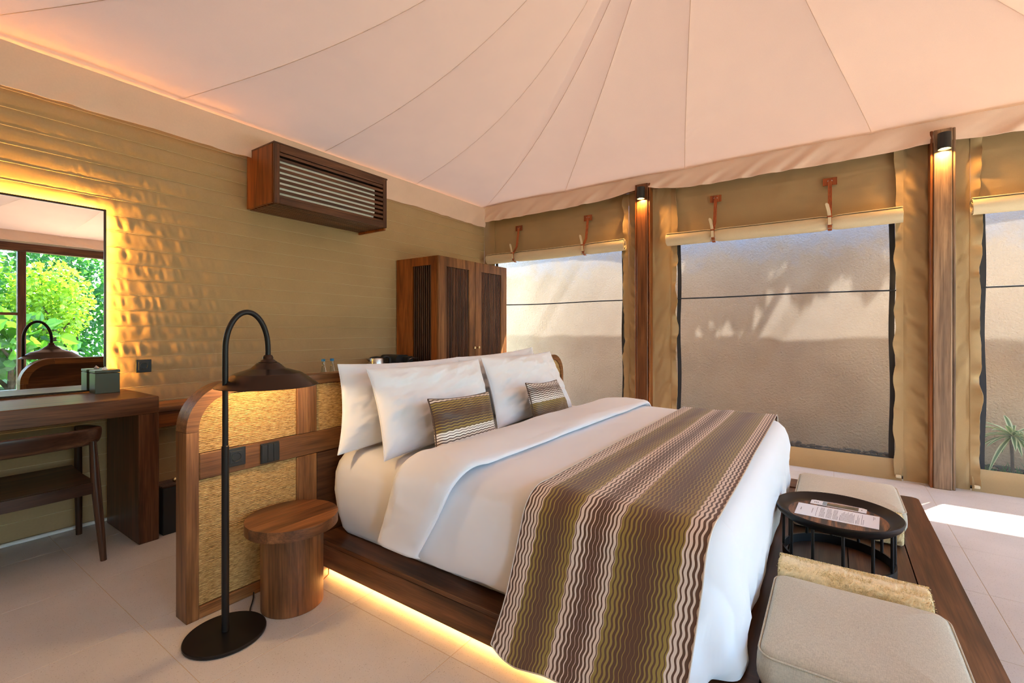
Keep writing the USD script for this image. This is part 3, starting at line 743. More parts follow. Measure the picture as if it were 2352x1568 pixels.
def duvet():
    prof = [(.024, .155), (.010, .20), (.0, .27), (-.004, .36), (.0, .44), (.010, .495), (.028, .535), (.055, .562), (.10, .578), (.18, .586), (.35, .588), (.6, .588), (.85, .588), (.99, .588)]
    R = []
    for d, z in prof:
        r = max(.16 - d, .002); n1, n2, k = 70, 90, 22
        a = [(DX0 + d, y) for y in np.linspace(DY1, DY0 + d + r, n1)]
        na = [(-1, 0)] * n1
        th = np.radians(np.linspace(180, 270, k)); a += [(DX0 + d + r + r * math.cos(q), DY0 + d + r + r * math.sin(q)) for q in th]; na += [(math.cos(q), math.sin(q)) for q in th]
        a += [(x, DY0 + d) for x in np.linspace(DX0 + d + r, DX1 - d - r, n2)]; na += [(0, -1)] * n2
        th = np.radians(np.linspace(270, 360, k)); a += [(DX1 - d - r + r * math.cos(q), DY0 + d + r + r * math.sin(q)) for q in th]; na += [(math.cos(q), math.sin(q)) for q in th]
        a += [(DX1 - d, y) for y in np.linspace(DY0 + d + r, DY1, n1)]; na += [(1, 0)] * n1
        p = np.array(a); n = np.array(na, float)
        near = np.clip((p[:, 1] - .30) / .2, 0, 1)
        zz = np.full(len(p), z) + near * np.clip((.30 - z) / .15, 0, 1) * .055
        if z < .3: zz = zz + .012 * (meshkit.noise(np.c_[p * 5, np.zeros(len(p))], 5) - .5)
        P = np.c_[p, zz]
        hang = np.clip((.56 - z) / .35, 0, 1)
        corner = np.exp(-(np.hypot(p[:, 0] - DX0 - .05, p[:, 1] - DY0 - .05) / .30) ** 2) + np.exp(-(np.hypot(p[:, 0] - DX1 + .05, p[:, 1] - DY0 - .05) / .30) ** 2)
        ang = p[:, 0] - p[:, 1]
        q = np.stack([ang * 11 + z * 14, z * 7 + 0 * ang, 0 * ang], -1)
        k_ = (meshkit.noise(q, 12) - .5) * (.012 + .075 * corner) * hang + (meshkit.noise(np.c_[p * 3.1, np.full(len(p), z * 3)], 3) - .5) * .016 * hang
        if d < .3: P[:, :2] += n * k_[:, None]
        P[:, 2] += (meshkit.fbm(np.c_[p * 4, np.zeros(len(p))], 3, 8) - .5) * .014 * (1 - hang)
        R.append(P)
    P = np.array(R)
    return grid(P)


du = thing('duvet', 'smooth white duvet covering the foot half of the bed', 'duvet')
obj('duvet_cover', duvet(), M_LINEN, du, smooth=True)


def band(prof_x, prof_z, ylo, yhi, half, seed, lift=0.0, nloop=36, rough=.006, wr=(3, 9, 9)):
    """Folded strip laid over the bed along x: centre path (x,z), edges ylo/yhi along the path, half thickness."""
    X, Z = np.array(prof_x), np.array(prof_z)
    t = np.gradient(np.c_[X, Z], axis=0); t /= np.linalg.norm(t, axis=1, keepdims=True)
    N = np.c_[-t[:, 1], t[:, 0]]
    th = np.linspace(0, 2 * np.pi, nloop, endpoint=False)
    cy, sy = np.cos(th), np.sin(th)
    e = .35
    cy = np.sign(cy) * np.abs(cy) ** e; sy = np.sign(sy) * np.abs(sy) ** .8
    mid, w = (ylo + yhi) / 2, (yhi - ylo) / 2
    P = np.zeros((len(X), nloop, 3))
    hh = half * np.ones(len(X)); hh[0] *= .3; hh[-1] *= .3
    P[..., 1] = mid[:, None] + w[:, None] * cy
    o = hh[:, None] * (1 + sy) + lift
    q = np.stack([np.repeat(np.arange(len(X))[:, None] * .02 * wr[0], nloop, 1), P[..., 1] * wr[1], 0 * o + seed], -1)
    o = o + rough * (meshkit.fbm(q, 3, seed) - .5) * (sy > -.3)
    P[..., 0] = X[:, None] + N[:, None, 0] * o; P[..., 2] = Z[:, None] + N[:, None, 1] * o
    v, f = grid(P, cv=True)
    i = np.arange(nloop); j = (i + 1) % nloop; l = (len(X) - 1) * nloop
    v = np.vstack([v, P[0].mean(0), P[-1].mean(0)])
    return v, np.vstack([f, np.stack([np.full(nloop, len(v) - 2), i, j], 1), np.stack([np.full(nloop, len(v) - 1), l + j, l + i], 1)])


def over_bed(xb, zb, ztop, x_side, x_far, zfar, nside=26, ntop=60, r=.10):
    zs = np.linspace(zb, ztop - r, nside); xs_ = x_side + (xb - x_side) * ((ztop - r - zs) / max(ztop - r - zb, 1e-6)) ** 1.5
    th = np.radians(np.linspace(180, 90, 12))[1:]
    xa = x_side + r + r * np.cos(th); za = ztop - r + r * np.sin(th)
    xt = np.linspace(x_side + r, x_far - r, ntop)[1:]
    th2 = np.radians(np.linspace(90, 0, 12))[1:]
    xf = x_far - r + r * np.cos(th2); zf = ztop - r + r * np.sin(th2)
    zd = np.linspace(ztop - r, zfar, 12)[1:]
    return np.concatenate([xs_, xa, xt, xf, np.full(11, x_far)]), np.concatenate([zs, za, np.full(ntop - 1, ztop), zf, zd])


px, pz = over_bed(1.262, .235, .590, 1.262, 3.265, .30)
a_ = np.concatenate([[0], np.cumsum(np.hypot(np.diff(px), np.diff(pz)))])
f_ = np.clip(1 - (a_ - .02) / .42, 0, 1)
ylo = 1.075 + .215 * f_ ** 1.3 - .02 * np.clip(a_ / 2, 0, 1); yhi = 1.375 + .145 * f_ ** 1.2
obj('turned_back_edge', band(px, pz, ylo, yhi, .017, 5, lift=.002, rough=.032), M_LINEN, du, smooth=True)

# runner
rx, rz = over_bed(1.222, .055, .590, 1.244, 3.30, .28, nside=40, ntop=90, r=.10)
ra = np.concatenate([[0], np.cumsum(np.hypot(np.diff(rx), np.diff(rz)))])
yh = np.interp(ra, [0, .2, .45, .62, 2.7], [.925, .87, .815, .80, .825]); yf = np.interp(ra, [0, .2, .4, .6, 2.7], [.325, .298, .272, .255, .285])
Uv = np.linspace(0, 1, 60)
Yr = yh[:, None] + (yf - yh)[:, None] * Uv[None]
t_ = np.gradient(np.c_[rx, rz], axis=0); t_ /= np.linalg.norm(t_, axis=1, keepdims=True)
nx_, nz_ = -t_[:, 1], t_[:, 0]
of = .0045 + .010 * np.clip(meshkit.noise(np.stack([Yr * 9 + ra[:, None] * 2.5, Yr * 2, 0 * Yr], -1), 2) - .45, 0, 1) + .004 * (meshkit.noise(np.stack([Yr * 22, ra[:, None] * 3 + 0 * Yr, 0 * Yr], -1), 6) - .5)
dz = np.zeros_like(Yr); dz[:14] += (np.linspace(1, 0, 14)[:, None]) * (.03 * (np.abs(Uv - .5) * 2) ** 8 - .02 * np.exp(-((Uv - .12) / .15) ** 2))[None]
Pr = np.stack([rx[:, None] + nx_[:, None] * of, Yr, rz[:, None] + nz_[:, None] * of + dz], -1)
rn = thing('bed_runner', 'wavy brown, olive and cream striped runner draped across the foot of the bed', 'bed runner')
uv = np.stack([np.repeat(ra[:, None], 60, 1), np.repeat(Uv[None], len(ra), 0)], -1).reshape(-1, 2)
v_, f_r = grid(Pr)
obj('runner_cloth', (v_, f_r), M_RUNNER, rn, uv=uv)
e1 = tube(Pr[:, 0] , .0022, 6); e2 = tube(Pr[:, -1], .0022, 6); e3 = tube(Pr[0], .0022, 6)
obj('hem', merge(e1, e2, e3), plain('runner_hem', Cs(210, 196, 180), .35), rn)


# pillows and cushions
def pillow(TL, TR, BL, BR, T, seed, n=44, pinch=.05, wr=.010, power=.42, slump=.15):
    TL, TR, BL, BR = map(np.array, (TL, TR, BL, BR))
    u = np.sin(np.linspace(-1, 1, n) * np.pi / 2); U, V = np.meshgrid(u, u, indexing='ij')
    Uq = U * (1 - pinch * (1 - V ** 2) * np.abs(U) ** 2); Vq = V * (1 - pinch * 1.1 * (1 - U ** 2) * np.abs(V) ** 2)
    a, b = (Uq + 1) / 2, (Vq + 1) / 2
    B = (BL[None, None] * ((1 - a) * (1 - b))[..., None] + BR * (a * (1 - b))[..., None] + TL * ((1 - a) * b)[..., None] + TR * (a * b)[..., None])
    nrm = np.cross(TR - TL + BR - BL, TL - BL + TR - BR); nrm /= np.linalg.norm(nrm)
    t = T * np.clip((1 - U ** 2) * (1 - V ** 2), 0, 1) ** power * (1 - slump * V)
    sz = np.linalg.norm(TR - TL), np.linalg.norm(TL - BL)
    edge = np.clip((1 - np.abs(U)) * (1 - np.abs(V)) * 4, 0, 1) ** .5
    rad = np.stack([(U * sz[0] + .35 * V) * 4.0, (V * sz[1] - .25 * U) * 9.5, 0 * U + seed], -1)
    q2 = np.stack([np.arctan2(V, U) * 5, np.hypot(U, V) * 1.5, 0 * U + seed], -1)
    w = wr * ((meshkit.fbm(rad, 4, seed) - .5) * 1.5 + (meshkit.noise(q2, seed + 1) - .5) * 1.4 * np.clip(np.hypot(U, V) - .35, 0, 1)) * edge
    Fp, Bp = B + nrm * (t + w)[..., None], B - nrm * (t * .75)[..., None]
    uv = np.stack([a * sz[0], b], -1).reshape(-1, 2)
    v1, f1 = grid(Fp); v2, f2 = grid(Bp)
    return (np.vstack([v1, v2]), np.vstack([f1, f2[:, ::-1] + len(v1)])), np.vstack([uv, uv]), B


def piping(B, r=.003):
    loop = np.vstack([B[0, :], B[1:, -1], B[-1, -2::-1], B[-2:0:-1, 0]])
    return tube(loop, r, 7, closed=True)


pil = [('back white pillow standing against the headboard on the left', (1.335, 1.915, .942), (2.20, 1.925, .935), (1.255, 1.80, .552), (2.14, 1.80, .552), .065, 3),
       ('front left white pillow with creased lower corner, behind the larger striped cushion', (1.365, 1.745, .926), (2.185, 1.755, .930), (1.307, 1.555, .552), (2.11, 1.575, .552), .085, 5),
       ('back white pillow on the right, only its top corner showing', (2.18, 1.925, .935), (3.03, 1.905, .972), (2.2, 1.80, .552), (3.07, 1.80, .552), .065, 7),
       ('front right white pillow behind the smaller striped cushion', (2.205, 1.75, .938), (3.04, 1.755, .945), (2.10, 1.545, .552), (3.02, 1.56, .552), .080, 9)]
for lab, a, b, c, d, T, sd in pil:
    t = thing('pillow', lab, 'pillow')
    m, uv, B = pillow(a, b, c, d, T, sd, n=64, wr=.034, pinch=.06)
    obj('pillowcase', m, M_LINEN, t, smooth=True)
    obj('seam_edge', piping(B, .0022), M_LINEN, t)
for lab, a, b, c, d, T, sd, mm in [
        ('larger wavy striped scatter cushion at the middle of the bed', (1.468, 1.46, .800), (1.912, 1.468, .785), (1.431, 1.375, .553), (1.879, 1.392, .553), .064, 13, M_CSH1),
        ('smaller wavy striped scatter cushion leaning on the right pillow', (2.252, 1.46, .798), (2.625, 1.466, .784), (2.255, 1.395, .553), (2.676, 1.392, .553), .060, 15, M_CSH2)]:
    t = thing('scatter_cushion', lab, 'cushion')
    m, uv, B = pillow(a, b, c, d, T, sd, pinch=.085, wr=.010, slump=.05)
    obj('cover', m, mm, t, uv=uv)
    obj('piping', piping(B, .0035), mm, t, uv=None)

# ------------------------------------------------------------------ headboard
HX0, HX1, HY0, HY1, HZ = .741, 3.690, 1.99, 2.083, .895
hb = thing('headboard', 'long rounded teak headboard with woven rope panels standing free behind the bed', 'headboard')


def arch(x0, x1, z1, r, z0=0.0, left=True, right=True, n=14):
    p = [(x0, z0)]
    if left: p += [(x0 + r + r * math.cos(a), z1 - r + r * math.sin(a)) for a in np.radians(np.linspace(180, 90, n))]
    else: p += [(x0, z1)]
    if right: p += [(x1 - r + r * math.cos(a), z1 - r + r * math.sin(a)) for a in np.radians(np.linspace(90, 0, n))]
    else: p += [(x1, z1)]
    return Polygon(p + [(x1, z0)])


outer = arch(HX0, HX1, HZ, .17)
inner = arch(HX0 + .043, HX1 - .043, HZ - .043, .13, .047)
ring = outer.difference(inner)
zs_ = .715
for nm, clip, g in (('side_post', sbox(0, 0, HX0 + .3, zs_), 'z'), ('arched_corner', sbox(0, zs_, HX0 + .18, 2), 'x'), ('top_rail', sbox(HX0 + .18, zs_, HX1 - .18, 2), 'x'), ('arched_corner', sbox(HX1 - .18, zs_, 9, 2), 'x'), ('side_post', sbox(HX1 - .3, 0, 9, zs_), 'z')):
    pc = ring.intersection(clip)
    if nm == 'side_post':
        pc = pc.difference(sbox(HX0 + .043, -1, HX1 - .043, .047))
    obj(nm, prism(pc.buffer(-.0006), 'y', HY0, HY1), W_HEAD[g], hb)
obj('bottom_rail', bx(HX0 + .044, HX1 - .044, HY0, HY1, .0, .046), W_HEAD['x'], hb)
obj('middle_rail', bx(HX0 + .044, HX1 - .044, HY0, HY1 - .01, .530, .630), W_HEAD['x'], hb)
for x in (1.179, 3.155):
    obj('stile', bx(x, x + .098, HY0, HY1 - .01, .631, .852), W_HEAD['z'], hb)
    obj('stile', bx(x, x + .098, HY0, HY1 - .01, .047, .529), W_HEAD['z'], hb)
obj('lower_board', bx(1.278, 3.154, HY0 + .004, HY1 - .01, .047, .529), W_DARK['x'], hb)
obj('back_panel', prism(arch(HX0 + .02, HX1 - .02, HZ - .02, .15, .02), 'y', HY1 - .008, HY1 - .001), W_BLACK['x'], hb)


def rope_panel(x0, x1, z0, z1, arc=None, seg=.0042, pitch=.013):
    rows = []
    h = .0064
    th = np.linspace(-1.75, 1.75, 6)
    for k in range(int((z1 - z0) / h)):
        z = z0 + h * (k + .5)
        a, b = x0, x1
        if arc:
            cx, cz, r, side = arc
            if z > cz:
                dx = r - math.sqrt(max(r * r - (z - cz) ** 2, 0))
                if side < 0: a = x0 + dx
                else: b = x1 - dx
        n = max(int((b - a) / seg), 4)
        xx = np.linspace(a, b, n); ph = rng.random() * 6.28
        ax = xx[:, None]; t = th[None]
        rad = .0034 * (1 + .30 * np.cos(2 * (t + math.pi * ax / pitch) + ph)) * (1 + .12 * (meshkit.noise(np.stack([ax * 60 + 0 * t, 0 * ax + k + 0 * t, 0 * ax + 0 * t], -1), 4) - .5))
        wob = .0008 * np.sin(ax * 23 + k) + 0 * t
        rows.append(grid(np.stack([ax + 0 * t, HY0 + .012 - rad * np.cos(t), z + wob + rad * np.sin(t)], -1)))
    return merge(*rows)


for (x0, x1, z0, z1, arc, sg) in [(HX0 + .044, 1.178, .631, .8515, (HX0 + .043 + .13, HZ - .043 - .13, .13, -1), .0036), (HX0 + .044, 1.178, .048, .529, None, .0036), (1.278, 3.154, .631, .8515, None, .008),
                                  (3.254, HX1 - .044, .631, .8515, (HX1 - .043 - .13, HZ - .043 - .13, .13, 1), .006), (3.254, HX1 - .044, .048, .529, None, .012)]:
    tag(obj('rope_panel', rope_panel(x0, x1, z0, z1, arc, sg), M_ROPE, hb, smooth=True), kind='stuff')


def euro_socket(name, label, loc, w, face='-y'):
    t = thing(name, label, 'socket', loc)
    obj('plate', bx(-w / 2, w / 2, -.008, 0, -w / 2, w / 2, .002), M_BPLAST, t)
    obj('insert', bx(-w * .33, w * .33, -.0095, -.007, -w * .33, w * .33, .001), M_BPLAST, t)
    rw = lathe([(w * .25, 0), (w * .255, .0018), (w * .24, .0022), (w * .225, .001), (w * .215, -.004), (0, -.004)], 0, 0, 32)
    v = rw[0]; v = np.c_[v[:, 0], -.0095 - v[:, 2], v[:, 1]]
    obj('ring', (v, rw[1][:, ::-1]), M_BPLAST, t)
    for s in (-1, 1):
        h_ = cyl(0, 0, 0, .0012, w * .035, 12)
        obj('contact', (np.c_[h_[0][:, 0] + s * w * .11, -.0062 - h_[0][:, 2], h_[0][:, 1]], h_[1]), M_BRASS, t)
        obj('contact', bx(-w * .03, w * .03, -.0095, -.0075, s * w * .2 - w * .025, s * w * .2 + w * .025, .0004), M_BRASS, t)
    return t


euro_socket('wall_socket', 'square black power socket on the back wall right of the mirror', (1.061, YB - .012, .886), .078)
euro_socket('headboard_socket', 'square black power socket on the headboard rail behind the lamp pole', (.915, HY0, .592), .074)
sw = thing('light_switch', 'black three-gang light switch on the headboard rail', 'switch', (1.053, HY0, .580))
obj('plate', bx(-.040, .040, -.008, 0, -.042, .042, .002), M_BPLAST, sw)
for k in (-1, 0, 1):
    obj('rocker', bx(k * .0255 - .0122, k * .0255 + .0122, -.0125, -.006, -.037, .037, .0015), M_BPLAST, sw)

# ------------------------------------------------------------------ bedside stool-table
ns = thing('bedside_table', 'round-topped teak bedside table on a thick drum foot', 'bedside table', (1.05, 1.805, 0))
circ = Point(0, 0).buffer(.172, 48)
cut = [-.2, -.085, .004, .092, .2]
for i in range(4):
    pc = circ.intersection(sbox(-1, cut[i] + .0004, 1, cut[i + 1] - .0004))
    obj('top_plank', prism(pc, 'z', .314, .355), W_MID['x'], ns)
obj('drum', cyl(0, 0, 0, .314, .116, 48, b=.003), W_MID['z'], ns)

# ------------------------------------------------------------------ floor lamp
lp = thing('floor_lamp', 'black metal floor lamp with arched neck and wide bronze shade', 'lamp', (.797, 1.807, 0))
obj('base', cyl(0, .0, 0, .013, .131, 64, b=.003), M_BLACK, lp)
obj('lower_pole', cyl(.003, .008, .012, .684, .0122, 20, b=.002), M_BLACK, lp)
arc_ = [(.003, .008, z) for z in np.linspace(.68, 1.03, 6)] + [(.003 + .0775 - .0775 * math.cos(a), .008, 1.03 + .140 * math.sin(a)) for a in np.radians(np.linspace(6, 180, 30))] + [(.158, .008, 1.012), (.158, .008, .998)]
obj('arched_neck', tube(arc_, .0098, 14), M_BLACK, lp)
cp = lathe([(.010, .024), (.016, .020), (.019, .012), (.018, .006), (.024, .003), (.026, .0), (.030, -.003), (.034, -.006), (0, -.006)], .158, .008, 28)
obj('socket_cap', (cp[0] + [0, 0, .983], cp[1]), M_BRONZE, lp, smooth=True)
shp = [(.183, .889), (.180, .891), (.122, .934), (.116, .937), (.066, .953), (.060, .956), (.040, .974), (.034, .977), (.012, .978)]
inn = [(r - .0015 if r > .02 else r, z - .0022) for r, z in shp][::-1]
obj('shade', lathe(shp + inn + [shp[0]], .158, .008, 72), M_BRONZE, lp, smooth=25)
bl = trimesh.creation.icosphere(2, .024); obj('bulb', (np.array(bl.vertices) + [.158, .008, .930], np.array(bl.faces)), M_BULB, lp, smooth=True)
cd = [(.91, 1.865, .006), (.93, 1.90, .004), (.955, 1.935, .004), (.972, 1.96, .006), (.985, 1.985, .012)]
tag(obj('lamp_cord', tube([np.array(p) for p in np.array([np.interp(np.linspace(0, 4, 20), range(5), [c[i] for c in cd]) for i in range(3)]).T], .0028, 8), M_BPLAST), 'thin black lamp cord running from the lamp base to the headboard foot', 'cord')

# ------------------------------------------------------------------ desk, chair, mirror, box
dk = thing('desk', 'dark wooden desk with thick slab top and solid side panel', 'desk')
obj('desk_top', bx(-.75, .968, 2.933, 3.462, .668, .756, .004), W_MID['x'], dk)
obj('side_panel', bx(.880, .968, 2.934, 3.43, 0, .6675, .003), W_DARK['z'], dk)
obj('side_panel', bx(-.75, -.662, 2.934, 3.43, 0, .6675, .003), W_DARK['z'], dk)

mr = thing('mirror', 'large thin-framed wall mirror over the desk, lit amber from behind', 'mirror', (0, 0, 0))
MXa, MXb, MZa, MZb = -.62, .876, .760, 1.792
obj('mirror_glass', bx(MXa + .010, MXb - .010, 3.428, 3.434, MZa + .010, MZb - .010, 0), M_MIRROR, mr)
obj('frame', prism(sbox(MXa, MZa, MXb, MZb).difference(sbox(MXa + .0105, MZa + .0105, MXb - .0105, MZb - .0105)), 'y', 3.424, 3.442), M_BRONZE, mr)
obj('backing', bx(MXa + .03, MXb - .03, 3.436, 3.445, MZa + .03, MZb - .03), M_BPLAST, mr)
obj('light_strip', bx(MXa + .02, MXb - .019, 3.4425, 3.4485, MZb - .018, MZb - .012, 0), M_LED, mr)
obj('light_strip', bx(MXb - .018, MXb - .012, 3.4425, 3.4485, MZa + .02, MZb - .012, 0), M_LED, mr)

bxx = thing('tissue_box', 'dark green lacquered box on the desk in front of the mirror', 'box', (.797, 3.30, .756))
obj('box_body', bx(0, .107, 0, .105, .0005, .110, .002), M_GREEN, bxx)
obj('lid', bx(-.001, .108, -.001, .106, .1125, .127, .0025), M_GREEN, bxx)
tf = np.array([(0, 0, 0), (.018, .002, .002), (.010, .02, .0), (-.008, .016, .001), (.006, .009, .018), (.022, .016, .001), (-.002, .02, .010)]) + [.048, .04, .127]
hh_ = trimesh.convex.convex_hull(tf); obj('tissue', (np.array(hh_.vertices), np.array(hh_.faces)), M_PAPER, bxx)

ch = thing('desk_chair', 'dark walnut chair with curved back rail pushed up to the desk', 'chair', (.445, 2.87, 0))
hw = .285
plan = [(hw + .008, .50), (hw + .012, .38), (hw + .012, .25), (hw + .004, .14), (hw - .025, .065), (hw - .085, .022), (hw - .17, .0), (0, -.010)]
plan = np.array(plan + [(-x, y) for x, y in plan[-2::-1]])
tpar = np.linspace(0, len(plan) - 1, 90)
from scipy.interpolate import CubicSpline
cs_ = CubicSpline(range(len(plan)), plan)
pc_ = cs_(tpar); cc = np.abs(tpar / (len(plan) - 1) * 2 - 1)
zc_ = .600 - .022 * cc ** 2; hh2 = np.interp(cc, [0, .45, .7, .9, 1], [.043, .040, .028, .018, .010]); tk = np.interp(cc, [0, .5, .8, 1], [.014, .016, .020, .012])
tn = np.gradient(pc_, axis=0); tn /= np.linalg.norm(tn, axis=1, keepdims=True); nn = np.c_[-tn[:, 1], tn[:, 0]]
th = np.linspace(0, 2 * np.pi, 20, endpoint=False); co, si = np.sign(np.cos(th)) * np.abs(np.cos(th)) ** .7, np.sign(np.sin(th)) * np.abs(np.sin(th)) ** .7
lean = .25
Pc = np.stack([pc_[:, None, 0] + nn[:, None, 0] * (tk[:, None] * co + lean * hh2[:, None] * si * (1 - cc[:, None])), pc_[:, None, 1] + nn[:, None, 1] * (tk[:, None] * co + lean * hh2[:, None] * si * (1 - cc[:, None])), zc_[:, None] + hh2[:, None] * si], -1)
v, f = grid(Pc, cv=True); nl = 20
v = np.vstack([v, Pc[0].mean(0), Pc[-1].mean(0)]); i_ = np.arange(nl); j_ = (i_ + 1) % nl; l_ = 89 * nl
f = np.vstack([f, np.stack([np.full(nl, len(v) - 2), i_, j_], 1), np.stack([np.full(nl, len(v) - 1), l_ + j_, l_ + i_], 1)])
obj('back_rail', (v, f), W_BLACK['x'], ch, smooth=True)
for s in (-1, 1):
    obj('leg', tube([(s * .282, .012, 0), (s * .268, .018, .20), (s * .256, .028, .38), (s * .248, .036, .575)], [.0125, .0175, .0190, .014], 16), W_BLACK['z'], ch)
    obj('leg', tube([(s * .300, .492, 0), (s * .296, .490, .30), (s * .293, .480, .585)], [.0135, .0175, .016], 16), W_BLACK['z'], ch)
    obj('side_stretcher', bx(s * .262 - .012, s * .262 + .012, .03, .49, .325, .368, .004), W_BLACK['y'], ch)
U_, V_ = np.meshgrid(np.linspace(-1, 1, 24), np.linspace(0, 1, 20), indexing='ij')
Ps = np.stack([U_ * (.245 + .025 * V_), .018 + .47 * V_ + .012 * U_ ** 2 * (1 - V_), .376 - .014 * (1 - U_ ** 2) * np.sin(np.pi * np.clip(V_, 0, 1)) ** .6], -1)
obj('seat', thick(Ps, .014), W_BLACK['x'], ch, smooth=40)
P_ = np.array([(u * .252, .012 + .014 * u ** 2, .356) for u in np.linspace(-1, 1, 20)])
obj('back_stretcher', thick(np.stack([P_ + [0, 0, -.026], P_ + [0, 0, .026]], 1), .022), W_BLACK['x'], ch)
obj('front_stretcher', bx(-.28, .28, .475, .497, .325, .365, .004), W_BLACK['x'], ch)

# ------------------------------------------------------------------ console along the back wall and what stands on it
cn = thing('wall_console', 'long low wooden console along the back wall behind the headboard', 'console')
obj('console_top', bx(.972, 3.055, 3.185, 3.462, .632, .660, .003), W_HEAD['x'], cn)
obj('apron', bx(.985, 3.045, 3.205, 3.228, .540, .6315), W_RED['x'], cn)
for x in (1.70, 3.0):
    obj('side_panel', bx(x, x + .035, 3.22, 3.45, 0, .6315), W_HEAD['z'], cn)

wbn = thing('waste_bin', 'black waste bin with slatted wooden lid beside the desk', 'bin', (.992, 2.958, 0))
obj('bin_body', bx(0, .15, 0, .13, 0, .252, .003), M_BPLAST, wbn)
for k in range(9):
    obj('lid_slat', bx(-.002, .152, -.001 + k * .0147, .0105 + k * .0147, .253, .262, .0015), W_BLACK['x'], wbn)
kb = trimesh.creation.icosphere(2, .0125); obj('knob', (np.array(kb.vertices) + [.078, .06, .273], np.array(kb.faces)), M_BRASS, wbn, smooth=True)

for i, x in enumerate((2.138, 2.214)):
    t = thing('water_bottle', ['left of two clear glass bottles with blue caps on the console', 'right of two clear glass bottles with blue caps on the console'][i], 'bottle', (x, 3.25, .660))
    obj('glass_body', lathe([(0, .001), (.030, .001), (.033, .006), (.033, .07), (.030, .10), (.020, .15), (.0125, .185), (.0125, .205), (.0105, .205), (.0105, .186), (.018, .150), (.028, .10), (.031, .07), (.031, .008), (0, .006)], 0, 0, 28), M_GLASS, t, smooth=True)
    obj('cap', cyl(0, 0, .203, .222, .0145, 20, b=.002), M_BLUE, t)
for i, x in enumerate((2.285, 2.335)):
    t = thing('drinking_glass', ['left of two upturned drinking glasses beside the bottles', 'right of two upturned drinking glasses beside the bottles'][i], 'glass', (x, 3.22, .660))
    obj('tumbler', lathe([(.021, .001), (.024, .001), (.027, .115), (0, .118), (0, .114), (.025, .112), (.021, .001)], 0, 0, 28), M_GLASS, t, smooth=True)

kt = thing('kettle', 'brushed steel electric kettle with black handle on the console', 'kettle', (2.655, 3.26, .660))
obj('kettle_body', lathe([(0, .012), (.078, .012), (.081, .02), (.076, .13), (.068, .198), (.060, .206), (0, .206)], 0, 0, 40), M_STEEL, kt, smooth=40)
obj('lid', lathe([(.058, .205), (.050, .213), (.02, .218), (0, .220)], 0, 0, 32), M_BPLAST, kt, smooth=True)
obj('handle', tube([(.055, -.02, .205), (.085, -.03, .216), (.114, -.04, .200), (.116, -.042, .13), (.110, -.04, .07), (.092, -.034, .045)], [.011, .012, .012, .011, .010, .009], 12), M_BPLAST, kt)
obj('spout', prism(Polygon([(-.060, .17), (-.098, .198), (-.094, .205), (-.05, .205)]), 'y', -.016, .016), M_STEEL, kt)
obj('kettle_base', cyl(0, 0, 0, .012, .078, 32, b=.003), M_BPLAST, kt)

cf = thing('coffee_machine', 'small black capsule coffee machine beside the wardrobe', 'coffee machine', (2.90, 3.26, .660))
def rbox_y(y0, y1, x0, x1, z0, z1, r):
    return prism(sbox(x0, z0, x1, z1).buffer(-r).buffer(r, 12), 'y', y0, y1)
obj('machine_body', rbox_y(-.06, .15, -.080, .080, .012, .222, .04), M_BPLAST, cf)
obj('drip_tray', bx(-.05, .05, -.13, -.06, 0, .03, .004), M_BPLAST, cf)
obj('brew_head', rbox_y(-.125, -.06, .0, .07, .14, .21, .02), M_BPLAST, cf)
obj('lever', tube([(.02, -.12, .185), (.06, -.125, .195), (.12, -.12, .190)], .006, 10), M_STEEL, cf)
obj('water_tank', bx(-.105, -.077, .02, .14, .02, .165, .006), M_GLASS, cf)
obj('foot', bx(-.06, .06, -.05, .14, 0, .012, .002), M_BPLAST, cf)

# ------------------------------------------------------------------ wardrobe
WX0, WX1, WY0, WY1, WZ = 3.062, 4.124, 2.920, 3.462, 1.778
wd = thing('wardrobe', 'tall teak wardrobe with dark slatted doors and side standing in the corner', 'wardrobe')
fr = sbox(WY0 + .018, 0, WY1, WZ).difference(sbox(3.005, .25, 3.245, 1.700))
obj('side_frame', prism(fr, 'x', WX0, WX0 + .022), W_RED['z'], wd)
obj('slat_backing', bx(WX0 + .016, WX0 + .021, 3.0, 3.25, .24, 1.71), W_BLACK['z'], wd)
for k in range(9):
    y = 3.010 + k * (.235 / 9)
    obj('slat', bx(WX0 + .002, WX0 + .0155, y, y + .0145, .252, 1.698, .002), W_BLACK['z'], wd)
obj('side_frame', bx(WX1 - .022, WX1, WY0 + .018, WY1, 0, WZ), W_RED['z'], wd)
obj('top_board', bx(WX0 + .022, WX1 - .022, WY0 + .018, WY1, WZ - .03, WZ), W_RED['x'], wd)
obj('back_board', bx(WX0 + .022, WX1 - .022, WY1 - .02, WY1 - .005, 0, WZ - .03), W_RED['z'], wd)
